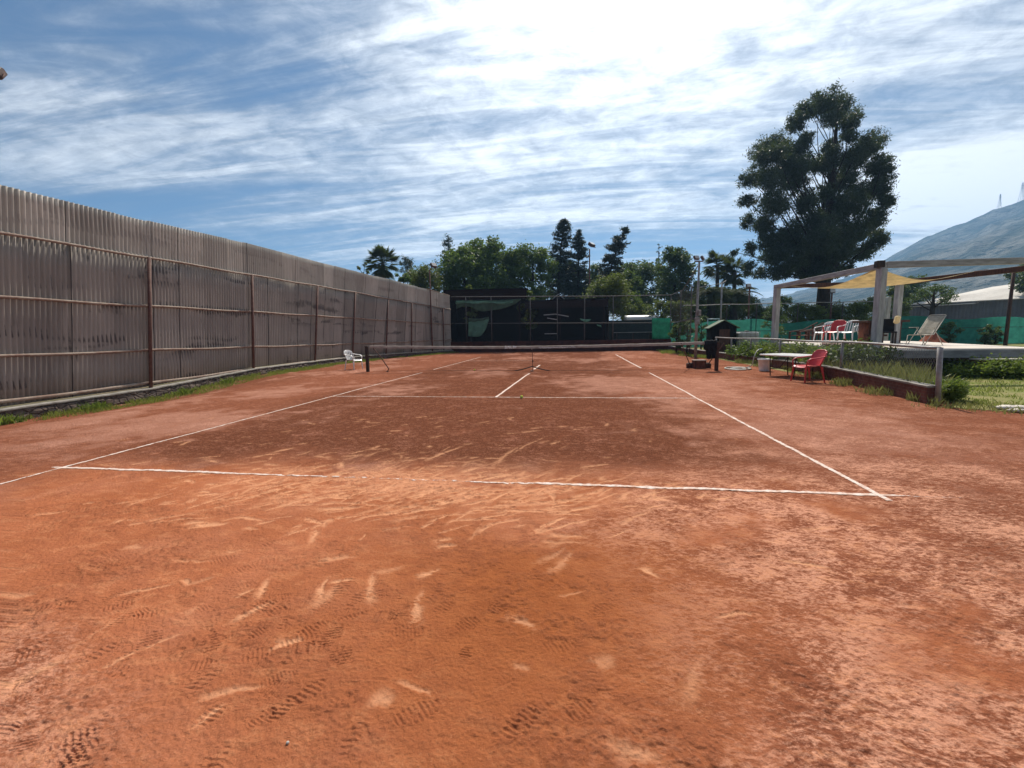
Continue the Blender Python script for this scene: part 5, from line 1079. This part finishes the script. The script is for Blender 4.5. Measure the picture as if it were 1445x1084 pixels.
def blade_fan(C, d, Ls, nb, spread, droop, w0, rng):
    """a fan leaf: nb narrow blades radiating from C about direction d"""
    d = d/np.linalg.norm(d); a = np.cross(d, [0, 0, 1.0]); a /= np.linalg.norm(a)+1e-9; out = []
    for i in range(nb):
        t_ = (i/(nb-1)-.5)*spread; v = d*math.cos(t_)+a*math.sin(t_); e = C+v*Ls*rng.uniform(.85, 1.1)+np.array([0, 0, -droop*Ls*abs(t_)*.4-droop*.2*Ls]); s_ = np.cross(v, [0, 0, 1.0]); s_ /= np.linalg.norm(s_)+1e-9
        mid = C+(e-C)*.55+np.array([0, 0, .04*Ls]); out.append(np.stack([C, mid+s_*w0, e, mid-s_*w0]))
    return np.concatenate(out)
def fan_palm(label, xc, yc, D, Rpx, seed, nf=46):
    s = D/F; P = dep(xc, yc, D); r = thing('fan_palm', label, 'palm', (P[0], P[1], 0), 0, 'palms beyond the court'); rg = np.random.default_rng(seed); zc_ = P[2]; R = Rpx*s
    MB().tube([(0, 0, -.1), (.05, 0, zc_*.5), (0, 0, zc_)], [.28, .22, .2], 9).build('trunk', MT['barkpale'], r, True); V = []; m = MB()
    for i in range(nf):
        el = rg.uniform(-1.0, 1.35); az = rg.uniform(0, 2*PI); d = np.array([math.cos(el)*math.cos(az), math.cos(el)*math.sin(az), math.sin(el)]); st_ = R*rg.uniform(.38, .58); c = np.array([0, 0, zc_])+d*st_
        m.tube([(0, 0, zc_), c], [.03, .015], 4, False); V.append(blade_fan(c, d, R*.55, 17, 2.7, .35 if el > 0 else .7, R*.026, rg))
    m.build('leaf_stalks', MT['palm'], r); put('crown', quads_mesh('crown', np.concatenate(V)), MT['palm'], r); return r
fan_palm('lone dark fan palm rising above the corrugated fence', 540, 372, 45, 27, 51, 60)
fan_palm('fan palm with highest crown right of the light pole', 1013, 374, 50, 24, 52, 44); fan_palm('fan palm half hidden between highest palm and eucalyptus', 1037, 384, 48, 24, 53, 44)
def feather_palm(label, xc, yc, D, Rpx, seed, nf=34):
    s = D/F; P = dep(xc, yc, D); r = thing('date_palm', label, 'palm', (P[0], P[1], 0), 0, 'palms beyond the court'); rg = np.random.default_rng(seed); zc_ = P[2]; R = Rpx*s
    MB().tube([(0, 0, -.1), (0, 0, zc_)], [.45, .35], 9).build('trunk', MT['bark'], r, True); V = []; m = MB()
    for i in range(nf):
        az = rg.uniform(0, 2*PI); el = rg.uniform(.1, 1.3); hd = np.array([math.cos(az), math.sin(az), 0]); pts = []
        for q in np.linspace(0, 1, 9): pts.append(np.array([0, 0, zc_])+hd*R*q*(.45+.55*math.cos(el))+np.array([0, 0, R*(q*math.sin(el)*.9-q*q*(.55+.25*math.cos(el)))]))
        m.tube(pts, np.linspace(.03, .008, 9), 4, False); pts = np.array(pts); sd_ = np.array([-hd[1], hd[0], 0])
        for q in np.linspace(.12, 1, 26):
            k = q*8; i0 = min(7, int(k)); c = pts[i0]+(pts[i0+1]-pts[i0])*(k-i0); tg = pts[i0+1]-pts[i0]; tg /= np.linalg.norm(tg)
            for sg in (-1, 1):
                v = sd_*sg*.85+tg*.5+np.array([0, 0, -.25]); v /= np.linalg.norm(v); Lb = R*.22*math.sin(PI*min(.95, q*.85+.1)); wv = np.cross(v, tg)*.02*R*.6; mid = c+v*Lb*.5
                V.append(np.stack([c, mid+tg*.012*R, c+v*Lb, mid-tg*.012*R]))
    m.build('leaf_stalks', MT['palm'], r); put('crown', quads_mesh('crown', np.concatenate(V)), MT['palm'], r); return r
feather_palm('broad date palm with arching fronds beside the rusty pole', 1036, 420, 41, 46, 54, 60); feather_palm('lower date palm just right of the twin floodlight pole', 1004, 416, 40, 36, 55, 54)

# shrubs behind the green net and behind the back fence
k_ = 0
SH = [(975, 428, 40, 40, 'leafdark'), (1000, 432, 44, 41, 'leafdark'), (1030, 436, 40, 42, 'leafolive'), (1062, 430, 38, 43, 'leafdark'), (1085, 434, 36, 41, 'leafolive'), (1103, 420, 34, 46, 'leafdark'), (1128, 428, 40, 42, 'leafyellow'), (1150, 432, 34, 41, 'leafyellow'), (1180, 430, 42, 42, 'leafolive'), (1208, 426, 40, 43, 'leafyellow'), (1232, 420, 40, 44, 'leafolive'), (1258, 436, 36, 44, 'leafdark')]
DS = ['at far left of the row by the light pole', 'second from the light pole', 'directly above the little dark shed', 'above the water tank beside it', 'left of the left pergola post', 'tall, directly behind the left pergola post', 'yellowish, right of the left pergola post', 'yellowish, left of the eucalyptus trunk', 'right of the eucalyptus trunk', 'yellowish, midway between trunk and corner post', 'tall, just left of the pergola corner post', 'dark, right of the pergola corner post']
for (px, yt, w, D, lf), ds in zip(SH, DS):
    k_ += 1; tree_px('shrub', f'shrub above the green net, {ds}', 'shrub', px, yt, 462, w, D, lf, 4200, .2, .1, 9, 60+k_, trunk=.07, group='shrubs behind the green net', rmin=.3, rmax=.5)
SB = [(880, 424, 40, 43, 'leafyellow', 'yellow green bush left of white curved roof behind back fence'), (905, 426, 36, 44, 'leafyellow', 'yellow green bush behind the white curved roof'), (932, 424, 34, 39, 'leafolive', 'dark olive bush behind the bright green screen panel'), (958, 425, 34, 36, 'leafolive', 'olive bush between green screen and light pole'), (746, 410, 30, 36, 'leafyellow', 'bright bush beside right end of dark red roof fascia'), (893, 412, 30, 44, 'leafmid', 'green bush above the white curved roof'), (841, 412, 34, 40, 'leafolive', 'olive bush over right part of the dark stand'), (664, 404, 22, 36, 'leafyellow', 'pale bush top over the dark red roof fascia')]
for px, yt, w, D, lf, lb in SB: k_ += 1; tree_px('shrub', lb, 'shrub', px, yt, 462, w, D, lf, 3600, .18, .09, 8, 60+k_, trunk=.07, group='shrubs behind the back fence', rmin=.3, rmax=.5)
# saplings in front of the green net
for px, yt, yb, w, D, lb in [(1092, 428, 486, 36, 30, 'dark feathery sapling behind the left pergola post'), (955, 456, 490, 20, 27, 'small dark sapling right of the bright green screen'), (970, 452, 490, 20, 26, 'taller dark sapling left of the light pole base'), (990, 445, 488, 22, 31, 'dark sapling between light pole and goal frame'), (1340, 455, 484, 26, 31, 'dark sapling right of beige recliner back'), (1391, 458, 486, 20, 31, 'slim dark sapling in the middle of the right green net'), (1405, 462, 486, 18, 32, 'thin dark sapling left of the grey metal table'), (1440, 462, 486, 20, 34, 'dark sapling behind the blue benches')]:
    k_ += 1; tree_px('sapling', lb, 'sapling', px, yt, yb, w, D, 'leafdark', 1500, .16, .06, 9, 90+k_, trunk=.05, group='saplings by the green net', rmin=.22, rmax=.34, clump=.4)

# weeds and shrubs behind the garden wall
def bush(label, x, y, w, h, n, leaf, seed, L=.10, Wd=.05, flowers=0, name='weed_clump', group='weedy plants along the garden wall'):
    rg = np.random.default_rng(seed); r = thing(name, label, 'plant', (x, y, 0), 0, group); m = MB(); C = []
    for i in range(14):
        a = rg.uniform(0, 2*PI); q = rg.random()**.5; e = np.array([w/2*q*math.cos(a), w/2*q*math.sin(a), h*rg.uniform(.55, 1)*(1-.35*q)]); m.tube([(e[0]*.3, e[1]*.3, 0), (e[0]*.75, e[1]*.75, e[2]*.6), e], [.008, .006, .003], 4, False)
        k = n//14; t_ = rg.random(k)**.7; C.append(e*np.array([1, 1, 1])*(.25+.75*t_[:, None])+rg.normal(size=(k, 3))*np.array([.09, .09, .07])*max(w, .6))
    C = np.concatenate(C); C[:, 2] = np.abs(C[:, 2]); m.build('stems', MT['weed'], r); put('foliage', quads_mesh('foliage', leaves(C, L, Wd, .1, 0, rg)), MT[leaf], r)
    if flowers: q = C[rg.integers(0, len(C), flowers)]+np.array([0, 0, .06]); put('flowers', quads_mesh('flowers', leaves(q, .07, .06, 0, 0, rg)), MT['petal'], r)
    return r
WB = [(9.35, 17.6, 1.0, .85, 'leafmid', 0, 'dark leafy weeds behind the rail by the light pole'), (9.3, 16.0, 1.2, .9, 'leafmid', 0, 'leafy weeds behind the rail right of the hanging garment'), (9.5, 14.6, 1.2, .95, 'weed', 0, 'weeds behind the rail above the coiled hose'), (9.4, 13.2, 1.2, .9, 'weed', 0, 'weeds behind the white tub'), (9.5, 12.0, 1.2, .95, 'weed', 0, 'weeds under the left end of the folding table'), (9.5, 10.8, 1.1, .85, 'weed', 0, 'weeds behind the folding table legs'), (9.55, 9.6, 1.2, 1.05, 'leafdark', 45, 'dark flowering shrub behind the red chair'), (10.6, 11.6, 1.0, 1.2, 'leafmid', 40, 'tall weeds with white flowers below deck edge')]
for i, (x, y, w, h, lf, fl, lb) in enumerate(WB): bush(lb, x, y, w*1.35, h*1.12, 3200, lf, 130+i, .12, .055, fl)
g = gnd(1345, 568); bush('bright green bushy weed at end post of the garden fence', g[0]-.05, g[1]+.1, .62, .5, 2200, 'weed', 150, .13, .022)
HB = [(1345, 527, 1.0, .62, 'low hedge bush behind the white bag'), (1375, 531, 1.2, .6, 'low hedge bush below the brick steps'), (1405, 531, 1.3, .66, 'low hedge bush right of the brick steps'), (1432, 532, 1.3, .68, 'low hedge bush near right frame edge'), (1462, 533, 1.3, .7, 'low hedge bush cut by right frame edge')]
for i, (px, py, w, h, lb) in enumerate(HB): g = gnd(px, py+3); bush(lb, g[0], g[1]+.05, w, h*.82, 2600, 'weed', 160+i, .085, .038, 12 if i == 0 else 0, 'hedge_bush', 'low hedge in front of the deck')

# grass (nobody could count it)
def grass(name, xs, ys, hs, wd, mat, lean=.35, seed=0, z=0.0):
    rg = np.random.default_rng(seed); n = len(xs); a = rg.uniform(0, 2*PI, n); d = np.stack([np.cos(a), np.sin(a), np.zeros(n)], 1); p = np.stack([xs, ys, np.broadcast_to(z, (n,))], 1); ln = rg.uniform(0, 1, n)[:, None]*lean
    b = rg.uniform(0, 2*PI, n); e = np.stack([np.cos(b), np.sin(b), np.zeros(n)], 1); h3 = hs[:, None]*np.array([0, 0, 1.0])
    V = np.stack([p-d*wd, p+d*wd, p+h3*.6+e*hs[:, None]*ln*.4+d*wd*.7, p+h3+e*hs[:, None]*ln], 1).reshape(-1, 3)
    return tag(put(name, quads_mesh(name, V), mat), kind='stuff')
rg = np.random.default_rng(9)
n = 26000; ys_ = rg.uniform(-1, 29, n); t_ = rg.random(n)**1.4; wS_ = np.interp(ys_, [-1, 6, 12, 20, 29], [1.15, .95, .75, .6, .55]); pat = fbm(ys_, t_*2, .8, 111, 3); keep = pat+.18*(1-t_) > .54
xs_ = fx(ys_)+.30+t_*wS_; hs2 = rg.uniform(.03, .12, n)*(1.2-t_*.6)
grass('fence_grass', xs_[keep], ys_[keep], hs2[keep], .006, MT['grass'], .8, 1, dip(xs_[keep], ys_[keep]))
n = 3500; ys_ = rg.uniform(1, 16, n); xs_ = fx(ys_)+.36+rg.random(n)*.3; keep = fbm(ys_, xs_, 1.2, 117, 2) > .56; grass('fence_weeds', xs_[keep], ys_[keep], rg.uniform(.08, .24, keep.sum()), .014, MT['weed'], .9, 2, dip(xs_[keep], ys_[keep]))
n = 52000; ys_ = 3.2+rg.random(n)**1.6*26; xs_ = lawn_edge(ys_)+rg.random(n)**1.3*(8+ys_*.9); cl_ = fbm(xs_, ys_, .9, 121, 3); keep = cl_+.12*sst(0, 2, xs_-lawn_edge(ys_)) > .44
grass('lawn_grass', xs_[keep], ys_[keep], rg.uniform(.03, .09, n)[keep], .008, MT['grass'], .9, 3, .015)
n = 11000; ys_ = rg.uniform(5.1, 12.5, n); xs_ = gwx(ys_)+.12+rg.random(n)**1.2*2.6; hh_ = rg.uniform(.12, .5, n)*np.interp(xs_-gwx(ys_), [0, .6, 2.6], [.7, 1.0, .7]); keep = xs_ < 8.25+.60*(ys_-4.95); grass('tall_grass', xs_[keep], ys_[keep], hh_[keep], .007, MT['grass'], .5, 4, .0)
n = 6500; ys_ = rg.uniform(5.0, 12.5, n); xs_ = gwx(ys_)+.12+rg.random(n)*2.4; keep = xs_ < 8.25+.60*(ys_-4.95); grass('seeding_grass', xs_[keep], ys_[keep], rg.uniform(.2, .62, n)[keep], .005, MT['drygrass'], .45, 5, .0)
n = 5200; ys_ = rg.uniform(4.6, 16, n); xs_ = gwx(ys_)-.1-rg.random(n)**2*.4; keep = fbm(xs_, ys_, 1.4, 123, 2) > .5; grass('wall_foot_grass', xs_[keep], ys_[keep], rg.uniform(.04, .22, keep.sum()), .006, MT['drygrass'], .7, 6, .0)
n = 5000; ys_ = rg.uniform(19, 29, n); xs_ = gwx(ys_)-.1-rg.random(n)**1.5*1.4*np.interp(ys_, [19, 24, 29], [.4, 1, .6]); keep = fbm(xs_, ys_, .8, 127, 2) > .47; grass('corner_grass', xs_[keep], ys_[keep], rg.uniform(.05, .16, keep.sum()), .012, MT['grass'], .7, 7, .0)
n = 1500; ys_ = rg.uniform(2.6, 4.9, n); xs_ = lawn_edge(ys_)+rg.normal(.15, .3, n); grass('dry_edge_grass', xs_, ys_, rg.uniform(.03, .12, n), .006, MT['drygrass'], .9, 8, .0)

# ------------------------------------------------------------------ mountain and its pylons
ridge = [(700, 478), (900, 455), (985, 440), (1040, 428), (1069, 421), (1101, 417), (1133, 409), (1166, 400), (1192, 391), (1223, 380), (1250, 365), (1290, 342), (1340, 321), (1365, 312), (1400, 296), (1420, 290), (1445, 282), (1500, 262), (1580, 240), (1600, 240), (1800, 290), (2100, 380)]
RD = 1500.0
az = []; hh = []
for px, py in ridge:
    d = ray(px, py); L_ = math.hypot(d[0], d[1]); az.append(math.atan2(d[0], d[1])); hh.append(CZ+d[2]/L_*RD)
A_ = np.linspace(az[0], az[-1], 260); Hr = np.interp(A_, az, hh); rr_ = np.concatenate([np.linspace(500, RD, 90), np.linspace(RD*1.03, 2600, 16)])
AA, RR = np.meshgrid(A_, rr_); HH = np.repeat(Hr[None], len(rr_), 0); pr_ = np.where(RR <= RD, np.clip((RR-500)/(RD-500), 0, 1)**.85, np.clip(1-(RR-RD)/1300, 0, 1))
MXx, MYy = CX+RR*np.sin(AA), CY+RR*np.cos(AA); nz = fbm(MXx, MYy, 1/260, 131, 5)-.5; gul = np.abs(fbm(AA*900, RR*.25, 1/70, 137, 4)-.5)
wgt = np.clip(pr_*(1-np.clip((RR-RD*.93)/(RD*.07), 0, 1)*(RR <= RD)), 0, 1); ZZ = np.maximum(-3, HH*pr_)+wgt*(nz*60-gul*70)*np.clip(HH/250, 0, 1)+np.where(RR == RD, 9*(fbm(AA*900, RR*0, .12, 141, 4)-.5), 0)
me = grid_mesh('mountain', MXx, MYy, ZZ-2)
t = NT('scrubby_mountain'); p = t.pos(); n1_ = t.noise(p, .010, 8, .70); n2_ = t.noise(p, .045, 6, .75)
c = t.mix(t.ramp(n1_, .4, .62), (.045, .065, .055), (.21, .205, .175)); c = t.mix(t.ramp(n2_, .50, .60), c, (.018, .03, .02)); n3_ = t.noise(p, .16, 4, .7); c = t.mix(t.math('MULTIPLY', t.ramp(n3_, .54, .62), .8), c, (.012, .022, .014)); MT['mount'] = t.done(t.bsdf(c, 1.0, 0, 0, t.bump(t.math('ADD', n1_, t.math('MULTIPLY', n2_, .6)), 1.0, 12.0)))
tag(put('mountain', me, MT['mount']), kind='structure')
for px, yb, yt, lb in ((1410, 291, 279, 'smaller lattice pylon on the mountain ridge'), (1440.5, 283, 266, 'taller lattice pylon on the ridge at right frame edge')):
    d = ray(px, yb+1); L_ = math.hypot(d[0], d[1]); b_ = O+d/L_*RD*.995; h_ = (yb-yt)*RD/F*.93
    r = thing('pylon', lb, 'pylon', tuple(b_), .4, 'pylons on the mountain'); w_ = h_*.09
    for sx in (-1, 1):
        for sy in (-1, 1): MB().tube([(sx*w_, sy*w_, -3), (sx*w_*.25, sy*w_*.25, h_*.7), (sx*w_*.2, sy*w_*.2, h_)], .3, 4).build('leg', MT['towersteel'], r)
    m = MB()
    for q in np.linspace(.05, .9, 8): k = w_*(1-q*.85); m.tube([(-k, -k, h_*q), (k, -k, h_*q+h_*.1)], .18, 4).tube([(k, -k, h_*q), (-k, -k, h_*q+h_*.1)], .18, 4)
    m.build('bracing', MT['towersteel'], r)
    for q in (.72, .85): MB().tube([(-w_*1.5, 0, h_*q), (w_*1.5, 0, h_*q)], .45, 4).build('cross_arm', MT['towersteel'], r)

# ------------------------------------------------------------------ light, sky, air
SUN_EL, SUN_AZ = math.radians(50), math.radians(7)
sd_ = Vector((math.sin(SUN_AZ)*math.cos(SUN_EL), math.cos(SUN_AZ)*math.cos(SUN_EL), math.sin(SUN_EL)))
sl_ = bpy.data.lights.new('sun', 'SUN'); sl_.energy = 5.0; sl_.angle = math.radians(.55); sl_.color = (1, .93, .82); so_ = bpy.data.objects.new('sun', sl_); COL.objects.link(so_); so_.rotation_euler = sd_.to_track_quat('Z', 'Y').to_euler()
wd = bpy.data.worlds.new('World'); scene.world = wd; wd.use_nodes = True; nt = wd.node_tree; nt.nodes.clear()
class WN(NT):
    def __init__(s, tree): s.t = tree
w = WN(nt); sky = w.n('ShaderNodeTexSky'); sky.sky_type = 'NISHITA'; sky.sun_disc = False; sky.sun_elevation = SUN_EL; sky.sun_rotation = SUN_AZ; sky.altitude = 500; sky.air_density = 1.0; sky.dust_density = .6; sky.ozone_density = 2.0
tc = w.n('ShaderNodeTexCoord').outputs['Generated']; sx_ = w.n('ShaderNodeSeparateXYZ'); w.l(tc, sx_.inputs[0])
zc2 = w.math('ADD', w.math('MAXIMUM', sx_.outputs[2], 0.0), .10)
cu = w.n('ShaderNodeCombineXYZ'); w.l(w.math('DIVIDE', sx_.outputs[0], zc2), cu.inputs[0]); w.l(w.math('DIVIDE', sx_.outputs[1], zc2), cu.inputs[1])
def wmap(scale, rot, loc): m = w.n('ShaderNodeMapping'); w.l(cu.outputs[0], m.inputs['Vector']); m.inputs['Scale'].default_value = scale; m.inputs['Rotation'].default_value = (0, 0, rot); m.inputs['Location'].default_value = loc; return m.outputs[0]
band = w.noise(wmap((.34, 1.05, 1), .10, (5.3, 18.8, 0)), 1.0, 5, .52, .3)
wisp = w.noise(wmap((.55, 3.0, 1), .13, (5.1, 1.2, 0)), 1.15, 12, .62, 1.5)
puff = w.noise(wmap((3.0, 4.2, 1), -.25, (1, 4, 0)), 2.2, 9, .66, .4)
warp_ = w.noise(wmap((.5, .9, 1), .3, (9, 3, 0)), .9, 6, .58, .4)
dt = w.n('ShaderNodeVectorMath', operation='DOT_PRODUCT'); w.l(tc, dt.inputs[0]); dt.inputs[1].default_value = sd_
cosg = w.math('MAXIMUM', dt.outputs['Value'], 0.0); glow = w.math('POWER', cosg, 12.0); glow2 = w.math('POWER', cosg, 70.0)
def gauss(x, c, s_): q = w.math('DIVIDE', w.math('SUBTRACT', x, c), s_); return w.math('EXPONENT', w.math('MULTIPLY', w.math('MULTIPLY', q, q), -1.0))
zw = w.math('ADD', sx_.outputs[2], w.math('MULTIPLY', w.math('SUBTRACT', warp_, .5), .30))
cov = w.math('ADD', w.math('MULTIPLY', band, .50), w.math('ADD', w.math('MULTIPLY', wisp, .38), w.math('MULTIPLY', puff, w.math('ADD', .035, w.math('MULTIPLY', w.math('POWER', cosg, 5.0), .17)))))
cov = w.math('ADD', w.math('SUBTRACT', cov, 0.05), w.math('ADD', w.math('MULTIPLY', glow, .12), w.math('MULTIPLY', w.math('POWER', cosg, 4.0), 0.10)))
cov = w.math('ADD', cov, w.math('SUBTRACT', w.math('MULTIPLY', gauss(zw, .275, .10), 0.085), w.math('MULTIPLY', gauss(zw, .145, .04), 0.035)))
cov = w.math('ADD', cov, w.math('MULTIPLY', w.ramp(sx_.outputs[2], .17, .03), .16))
cov = w.math('ADD', cov, w.math('MULTIPLY', w.math('MULTIPLY', w.ramp(sx_.outputs[0], .34, .62), w.ramp(sx_.outputs[2], .36, .18)), .22))
mask = w.math('MULTIPLY', w.ramp(cov, .36, .66), .97)
skyc = w.mix(1.0, sky.outputs[0], (.60, .84, 1.02), 'MULTIPLY')
cl = w.math('ADD', w.math('ADD', 6.0, w.math('MULTIPLY', w.ramp(w.math('ADD', w.math('MULTIPLY', cov, .75), w.math('MULTIPLY', puff, .25)), .40, .64), 13.0)), w.math('ADD', w.math('MULTIPLY', glow, 14.0), w.math('MULTIPLY', glow2, 20.0)))
cc3 = w.n('ShaderNodeCombineColor'); w.l(w.math('MULTIPLY', cl, .955), cc3.inputs[0]); w.l(w.math('MULTIPLY', cl, .98), cc3.inputs[1]); w.l(cl, cc3.inputs[2])
fin_ = w.mix(mask, skyc, cc3.outputs[0]); bg = w.n('ShaderNodeBackground'); w.l(fin_, bg.inputs['Color']); bg.inputs['Strength'].default_value = .06
ow = w.n('ShaderNodeOutputWorld'); w.l(bg.outputs[0], ow.inputs['Surface'])

# haze: one closed box round everything
hx0, hx1, hy0, hy1, hz0, hz1 = -1500, 3000, -300, 2900, -9, float(ZZ.max())+40
HAZE = True
if HAZE:
    m = MB().box(((hx0+hx1)/2, (hy0+hy1)/2, (hz0+hz1)/2), (hx1-hx0, hy1-hy0, hz1-hz0)); t = NT('pale_haze'); v = t.n('ShaderNodeVolumePrincipled'); v.inputs['Color'].default_value = (.34, .62, 1, 1); v.inputs['Density'].default_value = .00040; v.inputs['Anisotropy'].default_value = .3
    t.l(v.outputs[0], t.out.inputs['Volume']); o = m.build('haze', t.m); tag(o, kind='stuff')

scene.view_settings.view_transform = 'Standard'; scene.view_settings.look = 'None'; scene.view_settings.exposure = .18; scene.view_settings.gamma = 1
scene.cycles.max_bounces = 6; scene.cycles.diffuse_bounces = 2; scene.cycles.glossy_bounces = 2; scene.cycles.transmission_bounces = 4; scene.cycles.transparent_max_bounces = 8; scene.cycles.volume_bounces = 0
scene.cycles.use_denoising = True
